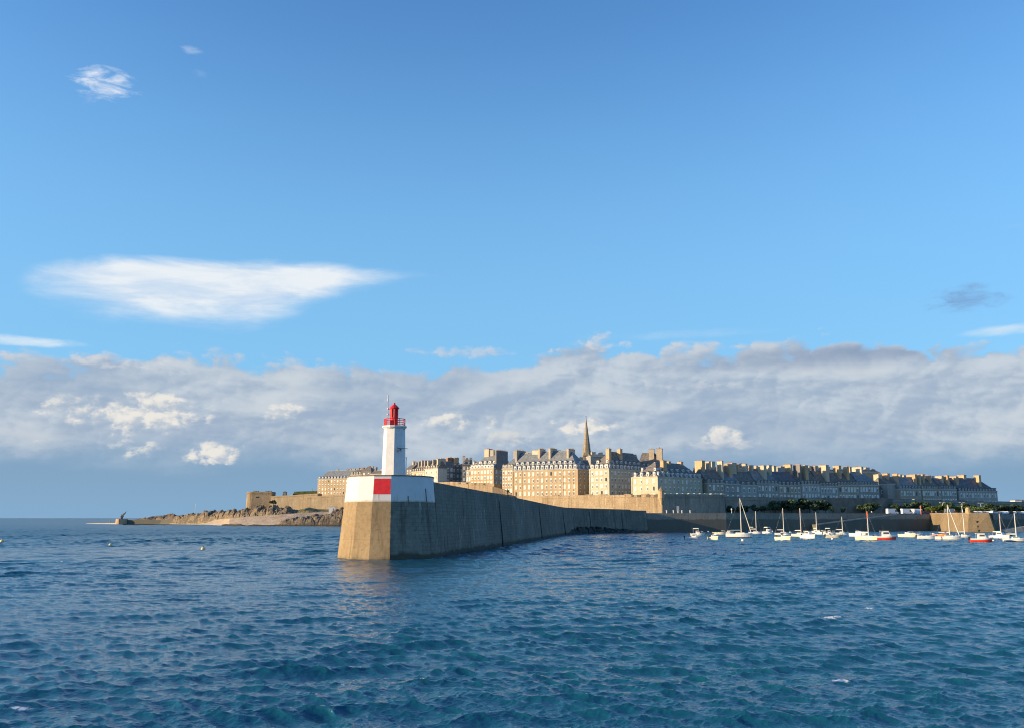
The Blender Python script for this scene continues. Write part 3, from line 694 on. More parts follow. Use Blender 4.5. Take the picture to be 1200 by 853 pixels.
# ------------------------------------------------------------ walls of the old town
def wall_thing(label, L, tops, z0, mat, thick=5.0, cat="rampart", name="rampart_wall", cord=True, merlon=None, batter=0.05):
    pts = plan(L); zs = [zat(t_, y) for t_, (p, y) in zip(tops, L)]
    root = thing(name, label, cat, (pts[0][0], pts[0][1], z0))
    mb = MB(); n = len(pts)
    nrm = []
    for i, p in enumerate(pts):
        a, b = pts[max(i-1,0)], pts[min(i+1,n-1)]; t_ = Vector((b[0]-a[0], b[1]-a[1])).normalized(); nrm.append((-t_.y, t_.x))
    for i in range(n-1):
        A_, B_ = pts[i], pts[i+1]; nA, nB = nrm[i], nrm[i+1]
        fA, fB = (zs[i]-z0)*batter, (zs[i+1]-z0)*batter
        mb.poly([(A_[0]-nA[0]*fA, A_[1]-nA[1]*fA, z0),(B_[0]-nB[0]*fB, B_[1]-nB[1]*fB, z0),(B_[0]+nB[0]*thick, B_[1]+nB[1]*thick, z0),(A_[0]+nA[0]*thick, A_[1]+nA[1]*thick, z0),
                 (*A_, zs[i]),(*B_, zs[i+1]),(B_[0]+nB[0]*thick, B_[1]+nB[1]*thick, zs[i+1]),(A_[0]+nA[0]*thick, A_[1]+nA[1]*thick, zs[i])],
                [(0,3,2,1),(4,5,6,7),(0,1,5,4),(2,3,7,6),(3,0,4,7),(1,2,6,5)], mat)
    T = Matrix.Translation(root.location).inverted()
    o = mb.build("wall"); o.parent = root; o.matrix_parent_inverse = T
    if cord:
        mb = MB()
        for i in range(n-1):
            A_, B_ = pts[i], pts[i+1]; nA, nB = nrm[i], nrm[i+1]
            za, zb = zs[i]-1.35, zs[i+1]-1.35
            mb.poly([(A_[0]-nA[0]*d, A_[1]-nA[1]*d, za+h) for d in (-0.1,0.28) for h in (0,0.3)]+[(B_[0]-nB[0]*d, B_[1]-nB[1]*d, zb+h) for d in (-0.1,0.28) for h in (0,0.3)],
                    [(0,1,3,2),(4,6,7,5),(2,3,7,6),(0,2,6,4),(1,5,7,3)], mat)
        o = mb.build("string_course"); o.parent = root; o.matrix_parent_inverse = T
    return root, pts, zs, nrm
GZ = 2.0
r1, p1, z1_, n1 = wall_thing("sunlit stone rampart below the long golden houses, ending at the corner turret", [(600,481),(660,455.5),(715,431),(776,405)], [580.5,580,579.5,578.6], GZ, M["rampart"], 9)
# embrasures of the lit rampart
def on_wall(pts, zs, px, Y=None):
    best = None
    for i in range(len(pts)-1):
        a, b = pts[i], pts[i+1]
        for s_ in range(41):
            t_ = s_/40; x, y = a[0]+(b[0]-a[0])*t_, a[1]+(b[1]-a[1])*t_
            e = abs(at(px, y)-x)
            if best is None or e < best[0]: best = (e, x, y, zs[i]+(zs[i+1]-zs[i])*t_, math.atan2(b[1]-a[1], b[0]-a[0]))
    return best[1:]
def embrasure(root, pts, zs, px, w=2.6, h=0.75, mat="dark_metal"):
    x, y, z, a = on_wall(pts, zs, px); mb = MB(); mb.box(-w/2, w/2, -0.35, 1.2, -h-0.35, -0.2, M[mat])
    o = link("embrasure", mb.mesh("embrasure")); o.matrix_world = Matrix.Translation((x,y,z))@Matrix.Rotation(a, 4, "Z")
    o.parent = root; o.matrix_parent_inverse = Matrix.Translation(root.location).inverted()
for px in (741, 749, 760, 769): embrasure(r1, p1, z1_, px, 2.3 if px != 741 else 1)
# coping blocks give the skyline of the parapet some life
def copings(root, pts, zs, L, w=1.6, h=0.35, mat="rampart"):
    for px in L:
        x, y, z, a = on_wall(pts, zs, px); mb = MB(); mb.box(-w/2, w/2, -0.12, 1.3, -0.02, h, M[mat])
        o = link("coping_block", mb.mesh("coping_block")); o.matrix_world = Matrix.Translation((x,y,z))@Matrix.Rotation(a, 4, "Z"); o.parent = root; o.matrix_parent_inverse = Matrix.Translation(root.location).inverted()
copings(r1, p1, z1_, [612,633,650,690,706,735,756,773], 4)
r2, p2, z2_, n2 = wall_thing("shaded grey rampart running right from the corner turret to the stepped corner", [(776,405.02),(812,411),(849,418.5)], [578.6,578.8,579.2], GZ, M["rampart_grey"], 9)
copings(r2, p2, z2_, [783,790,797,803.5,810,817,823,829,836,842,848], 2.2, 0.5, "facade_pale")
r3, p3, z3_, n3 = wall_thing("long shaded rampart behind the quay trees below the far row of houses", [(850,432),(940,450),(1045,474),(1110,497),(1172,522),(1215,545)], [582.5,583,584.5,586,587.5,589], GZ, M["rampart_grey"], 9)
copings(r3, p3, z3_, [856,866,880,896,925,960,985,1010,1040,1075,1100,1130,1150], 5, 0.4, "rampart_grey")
r4, p4, z4_, n4 = wall_thing("high sunlit rampart with dark gun openings seen just above the breakwater", [(507,545),(529,520),(579,492)], [565,564,566.3], GZ, M["rampart"], 9)
for px in (538, 547, 557, 567): embrasure(r4, p4, z4_, px, 1.5, 0.5)
r5, p5, z5_, n5 = wall_thing("sloping stair wall stepping down between the high and low ramparts", [(577,478),(588,477),(604,474)], [569.5,572.5,580.0], GZ, M["rampart"], 6)
r6, p6, z6_, n6 = wall_thing("low sunlit outer wall following the top of the breakwater", [(522,466),(560,468),(602,473)], [570.5,574.5,580.2], GZ, M["rampart"], 8, cord=False)
r7, p7, z7_, n7 = wall_thing("left stretch of sunlit town wall beside the round tower", [(317,797),(345,792),(372,786)], [581,579.4,577.8], 8.0, M["rampart_light"], 8)
r8, p8, z8_, n8 = wall_thing("sunlit town wall under the old barracks behind the breakwater head", [(358,783),(406,772),(460,700),(508,605)], [582,578.8,573,566], 8.0, M["rampart_light"], 8)
# stone turret on the corner
x, y, z = at(775,404.4), 404.4, zat(583, 404.4)
tb = thing("corner_turret", "small round stone watch turret on the rampart corner", "turret", (x, y, z))
mb = MB(); h = zat(575,404.4)-z; mb.lathe([(0.35,-3.0),(0.9,-1.2),(1.45,0),(1.45,h)], 12, M["chimney_ochre"]); mb.build("wall", tb)
mb = MB(); mb.lathe([(1.6,h),(1.45,h+0.3),(0.6,h+1.2),(0.1,h+1.7)], 12, M["rampart"]); mb.build("roof", tb)
# round artillery tower at the far left
TY = 802; TX = at(301.5, TY); tz = 9.0; tt = zat(575.6, TY)-tz
rt = thing("round_tower", "big round sunlit stone tower on the rocks at the left end of the town wall", "tower", (TX, TY+11, tz))
def dplan(o): return [(-5.6+(6.3+o)*math.cos(R(a)), -2+(6.8+o)*math.sin(R(a))) for a in range(90, 271, 15)]+[(11.9+o,-8.8-o),(11.9+o,4.8+o)]
mb = MB(); mb.prism(dplan(0.0), -4, tt-1.7, M["rampart"], batter=dplan(0.7)); mb.prism(dplan(0.45), tt-1.7, tt-1.2, M["rampart"]); mb.prism(dplan(0.05), tt-1.2, tt, M["rampart"]); mb.build("wall", rt)
for dx_, w in ((-3.6,2.4),(-1.0,1.5),(7.3,2.6),(10.0,2.2)):
    mb = MB(); mb.box(dx_-w/2, dx_+w/2, -8.0, -6.0, tt-0.2, tt+0.8, M["rampart_grey"]); mb.build("battlement", rt)
mb = MB(); mb.box(-2.0,0.1,-9.2,-8.2,tt-5.4,tt-4.4, M["dark_metal"]); mb.build("gun_port", rt)
# town ground behind the walls and grass bank
tg = MB(); tg.prism([(-10,560),(2,486),(31,470),(70,413),(97,428),(110,441),(190,465),(270,531),(340,580),(340,900),(-170,900),(-142,800),(-90,715),(-48,616)], 1, 16.2, M["paving"]); o = tg.build("town_ground"); o["kind"] = "structure"
gb = MB(); X0, X1 = at(338,808), at(371,806)
gb.poly([(X0,802,16),(X1,800,16),(X1,840,16),(X0,845,16),(X0+4,812,zat(575.6,812)),(X1,810,zat(574.6,810)),(X1,835,zat(574.6,810)),(X0+4,838,zat(575.6,812))],
        [(0,3,2,1),(4,5,6,7),(0,1,5,4),(1,2,6,5),(2,3,7,6),(3,0,4,7)], M["grass"]); o = gb.build("grass_bank"); o["kind"] = "structure"
mb = MB(); xx = at(333.5,808); zz = zat(578.5,808); mb.box(-1.6,1.6,-1.5,1.5,-3,1.6,M["rampart_grey"]); mb.frustum((-1.8,1.8,-1.7,1.7),(-0.4,0.4,-0.4,0.4),1.6,2.5,M["slate"])
tag(mb.build("guard_house", None, loc=(xx,808,zz)), "small dark guard house at the left end of the grass bank", "hut")
mb = MB(); xx = at(366,812); mb.bar((0,0,0),(0,0,3.2),0.12,M["dark_metal"]); mb.box(-1.2,1.6,-0.5,0.5,-0.6,0.5,M["rampart_grey"]); tag(mb.build("signal_post", None, loc=(xx,812,zat(576,812))), "short dark post on the grass bank beside the barracks", "post")

# ------------------------------------------------------------ headland: beach, rocks, grass
def hsh(i, j, s): 
    v = np.sin(i*127.1+j*311.7+s*74.7)*43758.5453; return v-np.floor(v)
def vnoise(x, y, s=0):
    i, j = np.floor(x), np.floor(y); fx, fy = x-i, y-j; fx = fx*fx*(3-2*fx); fy = fy*fy*(3-2*fy)
    return (hsh(i,j,s)*(1-fx)+hsh(i+1,j,s)*fx)*(1-fy)+(hsh(i,j+1,s)*(1-fx)+hsh(i+1,j+1,s)*fx)*fy
def fbm(x, y, o=4, s=0):
    a, v = 0.5, 0
    for k_ in range(o): v = v+a*vnoise(x*2**k_, y*2**k_, s+k_); a *= 0.5
    return v
def cells(x, y, s=0):
    i, j = np.floor(x), np.floor(y); d1 = np.full(x.shape, 9.0); d2 = d1.copy(); hv = np.zeros(x.shape)
    for a in (-1,0,1):
        for b in (-1,0,1):
            ii, jj = i+a, j+b; d = np.hypot(ii+0.1+0.8*hsh(ii,jj,s)-x, jj+0.1+0.8*hsh(ii,jj,s+5)-y)
            m = d < d1; d2 = np.where(m, d1, np.minimum(d2, d)); hv = np.where(m, hsh(ii,jj,s+9), hv); d1 = np.where(m, d, d1)
    return d1, d2, hv
def headland():
    px = np.arange(146, 440, 0.36); Y = np.concatenate([np.arange(672, 815, 0.75), np.arange(815, 990, 1.6)])
    PX, YY = np.meshgrid(px, Y); r = ray(600, HOR-20); XX = (PX-600)/F0/r[1]*YY
    I = lambda pts: np.interp(PX, [p[0] for p in pts], [p[1] for p in pts])
    shore = I([(146,925),(165,915),(200,890),(235,835),(255,760),(270,715),(300,704),(330,694),(345,690),(400,694),(440,690)])
    wig = (fbm(XX*0.06, YY*0.06, 3, 2)-0.5)*10
    d = YY-shore+wig
    slope = I([(146,0.02),(240,0.035),(280,0.17),(300,0.2),(330,0.21),(385,0.22),(440,0.22)])
    beach = np.where(d < 0, d*0.12, d*slope)
    cap = I([(146,1.5),(240,3.0),(262,5.4),(300,7.6),(330,9.0),(370,10.8),(400,11.6),(440,12)])
    beach = np.minimum(beach, cap+(fbm(XX*0.05,YY*0.05,3,5)-0.5)*1.2)
    def ridge(ycen, ywid, tops):
        "tops: (px, py of crest) -> envelope height"
        yc = I(ycen); h = I([(p, zat(q, np.interp(p, [c[0] for c in ycen], [c[1] for c in ycen]))) for p, q in tops])
        return h*np.clip(1-((YY-yc)/ywid)**2, 0, 1)**0.6, h
    e1, _ = ridge([(146,955),(200,925),(245,855),(285,800),(320,775),(345,768),(440,770)], 25,
                  [(146,613.5),(158,609),(170,606.5),(178,604.5),(188,603),(197,602.5),(204,601.5),(212,603.6),(220,602.5),(232,600),(240,598.2),(246,599.5),(256,597),(268,595.5),(280,597),(292,595.5),(304,593.5),(315,591.5),(326,593.5),(338,593.5),(346,597),(354,600),(362,606),(440,606)])
    e2, _ = ridge([(146,700),(330,708),(345,706),(365,704),(440,702)], 15,
                  [(146,640),(318,640),(328,612),(336,607.5),(346,605.5),(354,603.5),(362,604.5),(370,602),(378,601.5),(386,600.5),(394,597.5),(402,596),(412,597),(440,597)])
    e3, _ = ridge([(146,700),(255,722),(285,703),(320,698),(440,690)], 6, [(146,640),(240,640),(262,613.8),(280,613.2),(290,615),(300,613.5),(312,614.5),(330,613.5),(345,613),(440,613)])
    c1, c2, hv = cells(XX*0.14+fbm(XX*0.1,YY*0.1,2,3), YY*0.10, 3); k1, k2, hv2 = cells(XX*0.36, YY*0.3, 8)
    blk = 0.72+0.24*hv-0.22*np.clip(0.25-(c2-c1), 0, 1)*2.2+0.12*(hv2-0.5)-0.12*np.clip(0.2-(k2-k1),0,1)*2+0.12*(fbm(XX*0.3,YY*0.3,3,7)-0.5)
    rocks = np.maximum(np.maximum(e1, e2), e3)*np.clip(blk+0.12, 0.2, 1.15)
    bank = I([(146,-5),(325,-5),(338,9.5),(352,13.5),(362,15.5),(372,13.8),(390,13.5),(405,14.5),(440,15)])*np.clip((YY-728)/34.0, 0, 1)+(fbm(XX*0.12,YY*0.12,4,1)-0.5)*1.6-0.4
    bank = np.where(YY < 738, -9, bank)
    Z = np.maximum(np.maximum(beach, rocks), bank)
    kind = np.where(rocks >= np.maximum(beach, bank)-0.05, 1.0, np.where(bank > beach, 0.5, 0.0))
    me = bpy.data.meshes.new("headland"); nv = XX.size; ny, nx = XX.shape
    co = np.stack([XX.ravel(), YY.ravel(), Z.ravel()], 1).astype(np.float32)
    me.vertices.add(nv); me.vertices.foreach_set("co", co.ravel())
    A0, B0 = np.meshgrid(np.arange(ny-1), np.arange(nx-1), indexing="ij"); a = (A0*nx+B0).ravel(); q = np.stack([a,a+1,a+nx+1,a+nx],1).astype(np.int32)
    me.loops.add(q.size); me.loops.foreach_set("vertex_index", q.ravel()); me.polygons.add(len(q))
    me.polygons.foreach_set("loop_start", np.arange(0,q.size,4,dtype=np.int32)); me.polygons.foreach_set("loop_total", np.full(len(q),4,np.int32))
    f = me.attributes.new("rocky","FLOAT","POINT"); f.data.foreach_set("value", kind.ravel().astype(np.float32)); me.update(calc_edges=True)
    return me
def land_material():
    m, nt, b = newmat("headland", 0.9, 0.15); x, y, z, g = wpos(nt); pos = g.outputs["Position"]
    at_ = nt.nodes.new("ShaderNodeAttribute"); at_.attribute_name = "rocky"; k_ = E(nt, at_.outputs["Fac"])
    n1_ = noi(nt, pos, 0.12, 5, 0.6); n2_ = noi(nt, pos, 0.7, 5, 0.65)
    sand = mixc(nt, smooth(n1_, 0.35, 0.65), (0.46,0.33,0.21), (0.54,0.42,0.29))
    sand = mixc(nt, smooth(z, 2.2, 0.4)*0.6, sand, (0.5,0.47,0.4))
    rock = mixc(nt, smooth(n2_, 0.35, 0.65), (0.15,0.115,0.075), (0.34,0.25,0.155))
    rock = mixc(nt, smooth(n1_, 0.45, 0.56)*0.8, rock, (0.12,0.1,0.08))
    rock = mixc(nt, smooth(z+(n2_-0.5)*2, 2.0, 0.5)*0.8, rock, (0.05,0.05,0.03))
    grs = mixc(nt, smooth(n2_, 0.4, 0.62), (0.10,0.105,0.045), (0.33,0.25,0.14))
    c = mixc(nt, smooth(k_, 0.2, 0.4), sand, grs); c = mixc(nt, smooth(k_, 0.65, 0.9), c, rock)
    nt.links.new(c, b.inputs["Base Color"])
    bp = nt.nodes.new("ShaderNodeBump"); bp.inputs["Distance"].default_value = 0.6; bp.inputs["Strength"].default_value = 0.7; nt.links.new(n2_.s, bp.inputs["Height"]); nt.links.new(bp.outputs[0], b.inputs["Normal"])
    return m
hm = headland(); hm.materials.append(land_material()); o = link("headland", hm); o["kind"] = "structure"
# dark weed-covered rocks at the foot of the breakwater bend
def foot_rocks():
    pa = [(660,330,0.2),(672,343,3.1),(690,356,3.3),(712,362,2.7),(735,361,1.9),(755,359,0.9),(772,358,0.25),(790,357,-0.4)]
    px = np.arange(655, 795, 0.5); tY = np.linspace(0, 1, 60)
    PX, T_ = np.meshgrid(px, tY); y0 = np.interp(PX, [p[0] for p in pa], [p[1] for p in pa])-4; y1 = np.interp(PX, [655,700,757,800],[338,372,388,366])
    YY = y0+(y1-y0)*T_; r = ray(600, HOR-20); XX = (PX-600)/F0/r[1]*YY
    e = np.interp(PX, [p[0] for p in pa], [p[2] for p in pa])*np.clip(T_*3.2, 0, 1)*np.clip((1.05-T_)*3, 0, 1)**0.5
    c1, c2, hv = cells(XX*0.8, YY*0.5, 4); Z = e*(0.55+0.5*hv)-0.35+0.3*(fbm(XX,YY,3,2)-0.5)
    ny, nx = XX.shape; V = np.stack([XX.ravel(),YY.ravel(),Z.ravel()],1).tolist(); F = [(i*nx+j,i*nx+j+1,(i+1)*nx+j+1,(i+1)*nx+j) for i in range(ny-1) for j in range(nx-1)]
    me = bpy.data.meshes.new("foot_rocks"); me.from_pydata(V, [], F); me.materials.append(plain("weed_rock", (0.03,0.033,0.028), 0.8, 0.3, 0.5, 0.8)); return me
o = link("rock_shelf", foot_rocks()); tag(o, None, None, None, "structure")
# ------------------------------------------------------------ far jetty with crane
jY = 915; jr = at(144.5, jY)
jt = thing("jetty", "low dark stone jetty with a rounded sunlit end at the far left", "jetty", (jr, jY, 0))
T = Matrix.Translation(jt.location).inverted()
mb = MB(); mb.lathe([(6.2,-2),(5.7,zat(607.4,jY))], 20, M["facade_gold"], c=(0,0)); mb.build("round_end", jt)
ja = [(jr+4, jY-0.5),(at(190,905),905),(at(232,880),880)]; o = strip_wall(ja, 5, -2, zat(608.7,910), M["quay_stone"], "jetty_wall"); o.parent = jt; o.matrix_parent_inverse = T
mb = MB(); mb.box(-0.2,0.2,-6.3,-5.5,-1,zat(607.6,jY), M["red_dark"]); mb.build("ladder", jt)
cz = zat(607.4, jY)
cr = thing("crane", "small dark crane leaning over the round end of the far jetty", "crane", (jr, jY-1, cz))
mb = MB(); mb.lathe([(1.5,0),(1.3,0.5),(0.8,0.8),(0.7,2.2)], 10, M["dark_metal"]); mb.build("pedestal", cr)
mb = MB(); u = 0.87; mb.bar((-0.9,0,1.6),(4.2*u,0,6.2),0.95,M["dark_metal"],6,0.5); mb.bar((4.0*u,0,6.0),(5.1*u,0,7.6),0.25,M["dark_metal"],5,0.15); mb.bar((-0.8,0,1.4),(-0.3,0,4.2),0.3,M["dark_metal"],5)
mb.bar((-0.3,0,4.2),(4.0*u,0,6.4),0.1,M["dark_metal"],4); mb.build("jib", cr)
mb = MB(); mb.bar((0.6,0,1.2),(2.2,0,2.6),0.5,M["dark_metal"],5,0.3); mb.build("counterweight", cr)
bar_ = MB(); 
pts_ = [(at(104,990),990),(at(120,960),960),(at(139,925),925)]
for i in range(2):
    (xa,ya),(xb,yb) = pts_[i], pts_[i+1]; bar_.poly([(xa,ya-3,-1),(xb,yb-3,-1),(xb,yb+3,-1),(xa,ya+3,-1),(xa,ya-1.5,0.35+i*.3),(xb,yb-1.5,0.9+i*.2),(xb,yb+1.5,0.9+i*.2),(xa,ya+1.5,0.35+i*.3)],[(0,3,2,1),(4,5,6,7),(0,1,5,4),(1,2,6,5),(2,3,7,6),(3,0,4,7)], M["facade_brown"])
o = bar_.build("sand_spit"); o["kind"] = "structure"
for i, px in enumerate((130.5,)):
    mb = MB(); mb.lathe([(0.8,0),(0.5,1.2),(0.7,1.7),(0.1,2.6)], 8, M["facade_gold"]); tag(mb.build("marker_stone", None, loc=(at(px,950),950,0.6)), "pale stubby marker on the low spit beside the jetty end", "marker")
mb = MB(); my = 880; mb.bar((0,0,-2),(0,0,zat(592,my)-zat(602,my)+2.5),0.28,M["white_paint"],6,0.18); mb.box(-0.35,0.35,-0.3,0.3,zat(592,my)-zat(602,my)+2.2,zat(592,my)-zat(602,my)+2.8,M["white_paint"])
tag(mb.build("beacon_mast", None, loc=(at(229.5,my),my,zat(603,my))), "thin white beacon mast on the dark rocks", "mast")
sh = thing("beach_hut", "small white flat hut on the beach slope beside the breakwater head", "hut", (at(389.5,738),738,zat(598,738)))
mb = MB(); mb.box(-2.7,2.7,0,4,-2.5,3.1,M["white_paint"]); mb.build("wall", sh); mb = MB(); mb.box(-2.9,2.9,-0.2,4.2,3.1,3.35,M["zinc"]); mb.build("roof", sh)
mb = MB(); mb.box(0.6,1.5,-0.06,0.02,-0.6,1.9,M["facade_dark"]); mb.build("door", sh)
# ------------------------------------------------------------ houses
def window_mesh(w, h, lit=True):
    mb = MB(); f = 0.13*w+0.04
    mb.box(-w/2, w/2, -0.10, 0.06, 0, h, M["sash"])                       # pale joinery
    mb.box(-w/2+f, -f*0.35, -0.125, -0.09, h*0.06, h*0.72, M["glass"]); mb.box(f*0.35, w/2-f, -0.125, -0.09, h*0.06, h*0.72, M["glass"])
    mb.box(-w/2-0.12, w/2+0.12, -0.2, 0.02, -0.2, -0.0, M["facade_pale"])
    return mb.mesh("window")
def blind_mesh(w, h):
    mb = MB(); mb.box(-w/2, w/2, -0.09, 0.06, 0, h, M["sash"])
    mb.box(-w*0.03, w*0.03, -0.11, -0.08, 0.05*h, h*0.95, M["glass"]); mb.box(-w/2-0.12, w/2+0.12, -0.2, 0.02, -0.2, -0.0, M["facade_pale"]); return mb.mesh("window")
def open_mesh(w, h):
    mb = MB(); mb.box(-w/2, w/2, -0.08, 0.06, 0, h, M["glass"]); mb.box(-w/2-0.12, w/2+0.12, -0.2, 0.02, -0.2, -0.0, M["facade_pale"]); return mb.mesh("window")
WIN = {"s": (window_mesh(1.15, 2.0), blind_mesh(1.2, 2.05), open_mesh(1.0,1.9)), "t": (window_mesh(1.2, 2.7), blind_mesh(1.2, 2.75), open_mesh(1.1,2.5))}
def dormer_mesh(w, h, d, wallm, roofm):
    mb = MB(); mb.box(-w/2, w/2, 0, d, 0, h, wallm)
    mb.box(-w*0.3, w*0.3, -0.06, 0.02, h*0.1, h*0.8, M["sash"]); mb.box(-w*0.22, -w*0.03, -0.09, -0.05, h*0.16, h*0.7, M["glass"]); mb.box(w*0.03, w*0.22, -0.09, -0.05, h*0.16, h*0.7, M["glass"])
    e = 0.18
    mb.poly([(-w/2-e,-e,h),(w/2+e,-e,h),(w/2+e,d,h),(-w/2-e,d,h),(0,-e,h+w*0.34),(0,d,h+w*0.34)], [(0,3,2,1),(0,1,4),(1,2,5,4),(2,3,5),(3,0,4,5)], roofm)
    return mb.mesh("dormer")
DORM = {}
def dormer(w, h, d, wallm, roofm):
    k_ = (w,h,d,wallm.name,roofm.name)
    if k_ not in DORM: DORM[k_] = dormer_mesh(w,h,d,wallm,roofm)
    return DORM[k_]
def chimney_obj(parent, x, y, z0, z1, wx, wy, mat, rnd):
    mb = MB(); mb.box(x-wx/2, x+wx/2, y-wy/2, y+wy/2, z0, z1, mat)
    mb.box(x-wx/2-0.12, x+wx/2+0.12, y-wy/2-0.12, y+wy/2+0.12, z1, z1+0.28, M["facade_grey"])
    n = max(2, int(max(wx,wy)/0.9)); 
    for i in range(n):
        t_ = (i+0.5)/n-0.5; cx, cy = (x+t_*wx*0.9, y) if wx > wy else (x, y+t_*wy*0.9)
        if rnd.random() < 0.75: mb.lathe([(0.16,z1+0.28),(0.13,z1+0.28+0.4+0.4*rnd.random())], 6, M["pot"], c=(cx,cy))
    return mb.build("chimney", parent)
def house(label, A_, B_, D, ye, yr, wall, base=14.0, cols=6, rows=(4,3.1), side=0, lside=0, dorm=1, hipL=0.0, hipR=0.0, axis="x", roofm="slate", win="s", chim=(), dormw=1.3, dormh=1.7, first=None, group=None,
          name="townhouse", cat="house", sidewall=None, pilaster=(), litbays=(), cmat=None, mans=None, dmat=None, seed=1, top_gap=0.7, skip_floor=0):
    """A_, B_: (bearing px, distance) of the left and right front corners. ye/yr: height of eaves and ridge read at A_. rows=(count, storey)"""
    rnd = random.Random(seed*13+int(A_[0])); wsc = rnd.uniform(0.82, 1.12); hsc = rnd.uniform(0.86, 1.05)
    ax, ay = at(*A_), A_[1]; bx, by = at(*B_), B_[1]; Lh = math.hypot(bx-ax, by-ay); ang = math.atan2(by-ay, bx-ax)
    ze, zr = zat(ye, ay)-base, zat(yr, ay)-base
    root = thing(name, label, cat, (ax, ay, base), ang, group)
    wm = M[wall]
    mb = MB(); mb.box(0, Lh, 0, D, -2, ze-0.35, wm)
    mb.box(-0.25, Lh+0.25, -0.28, D+0.25, ze-0.35, ze, M["facade_pale"] if wall != "facade_dark" else wm)      # cornice
    for z in (ze-0.35-rows[1]*k_ for k_ in range(1, rows[0]+1)):
        if z > 0.5: mb.box(-0.07, Lh+0.07, -0.09, 0.0, z-0.2, z, wm)
    for px_ in pilaster: mb.box(px_*Lh-0.3, px_*Lh+0.3, -0.16, 0.0, -2, ze-0.35, wm)
    mb.build("wall", root)
    # roof
    rm = M[roofm]; mb = MB(); e = 0.15; hgt = zr-ze
    if axis == "x":
        r0 = (-e, Lh+e, -e, D+e); r1 = (hipL, Lh-hipR, D*0.47, D*0.53)
    else:
        r0 = (-e, Lh+e, -e, D+e); r1 = (Lh*0.47, Lh*0.53, hipL, D-hipR)
    if mans:
        fz, fi = mans; rmid = (r0[0]+(fi if hipL else 0), r0[1]-(fi if hipR or axis=="y" else 0), r0[2]+fi, r0[3]-fi)
        if axis == "y": rmid = (r0[0]+fi, r0[1]-fi, r0[2]+(fi if hipL else 0), r0[3]-(fi if hipR else 0))
        mb.frustum(r0, rmid, ze, ze+hgt*fz, rm); mb.frustum(rmid, r1, ze+hgt*fz, zr, rm)
    else: mb.frustum(r0, r1, ze, zr, rm)
    mb.box(r1[0], r1[1], r1[2]-0.12, r1[3]+0.12, zr-0.05, zr+0.12, M["zinc"])
    roof = mb.build("roof", root)
    w = WIN[win]
    def put(mesh, x, y, z, rot, parent=root, nm="window"):
        o = bpy.data.objects.new(nm, mesh); COL.objects.link(o); o.parent = parent; o.location = (x, y, z); o.rotation_euler = (0,0,rot); o.scale = (wsc, 1, hsc); return o
    h_win = 2.0 if win == "s" else 2.7; nwin = 0
    for r_ in range(skip_floor, rows[0]):
        z = ze-0.35-rows[1]*(r_+1)+rows[1]-h_win-top_gap
        if z < -0.6: continue
        for c_ in range(cols):
            if nwin >= 98: break
            x = (c_+0.5)/cols*Lh*(1-0.04)+0.02*Lh; q_ = rnd.random(); m_ = w[1] if q_ < 0.42 else (w[0] if q_ < 0.95 else w[2])
            put(m_, x, 0, z, 0); nwin += 1
        for c_ in range(side):
            if nwin >= 98: break
            y = (c_+0.5)/side*D*0.94+0.03*D; put(w[0] if rnd.random() < 0.6 else w[1], Lh, y, z, R(90)); nwin += 1
        for c_ in range(lside):
            if nwin >= 98: break
            y = (c_+0.5)/lside*D*0.94+0.03*D; put(w[0], 0, y, z, R(-90)); nwin += 1
    dm = M[dmat] if dmat else M["facade_pale"]
    run = (D*0.47 if axis == "x" else (hipL or D*0.47))
    for r_ in range(dorm):
        zz = ze+0.15+r_*2.7; fr = (zz-ze)/hgt
        ins = fr*run
        if mans and fr < mans[0]: ins = fr/mans[0]*mans[1]
        dd = min(run*(dormh+0.6)/hgt+0.3, 4)
        me = dormer(dormw if r_ == 0 else dormw*0.8, dormh if r_ == 0 else dormh*0.75, max(dd,1.2), dm, rm)
        nc = cols if r_ == 0 else max(1, cols-2)
        lo_i = (hipL*fr if axis == "x" else Lh*0.47*fr); hi_i = (hipR*fr if axis == "x" else Lh*0.47*fr)
        for c_ in range(nc):
            t_ = (c_+0.5)/nc; x = t_*Lh
            if x-dormw/2 < lo_i-0.2 or x+dormw/2 > Lh-hi_i+0.2: continue
            put(me, x, ins-0.05, zz, 0, roof, "dormer")
        if side:
            ins2 = (Lh*0.47 if axis == "y" else max(hipR,0.5))*fr; ns = side if r_ == 0 else side-2
            for c_ in range(ns):
                y = (c_+0.5)/ns*D
                if axis == "y" and (y < hipL*fr+0.5 or y > D-hipR*fr-0.5): continue
                if axis == "x" and (y < D*0.47*fr+0.4 or y > D-D*0.47*fr-0.4): continue
                put(me, Lh-ins2+0.05, y, zz, R(90), roof, "dormer")
    for c_ in chim:       # (position along front 0..1, depth 0..1, top pixel, wx, wy[, material])
        m_ = M[c_[5]] if len(c_) > 5 else M[cmat or "chimney_pale"]
        cy_ = ay + (by-ay)*c_[0] + math.cos(ang)*D*c_[1]; c_ = (c_[0], c_[1], c_[2]+(rnd.uniform(-1.0, 1.1) if group else 0))+tuple(c_[3:])
        chimney_obj(roof, c_[0]*Lh, c_[1]*D, ze*0.98, zat(c_[2], cy_)-base, c_[3], c_[4], m_, rnd)
    return root, Lh, ze, zr

G_F = "houses facing the harbour along the ramparts"
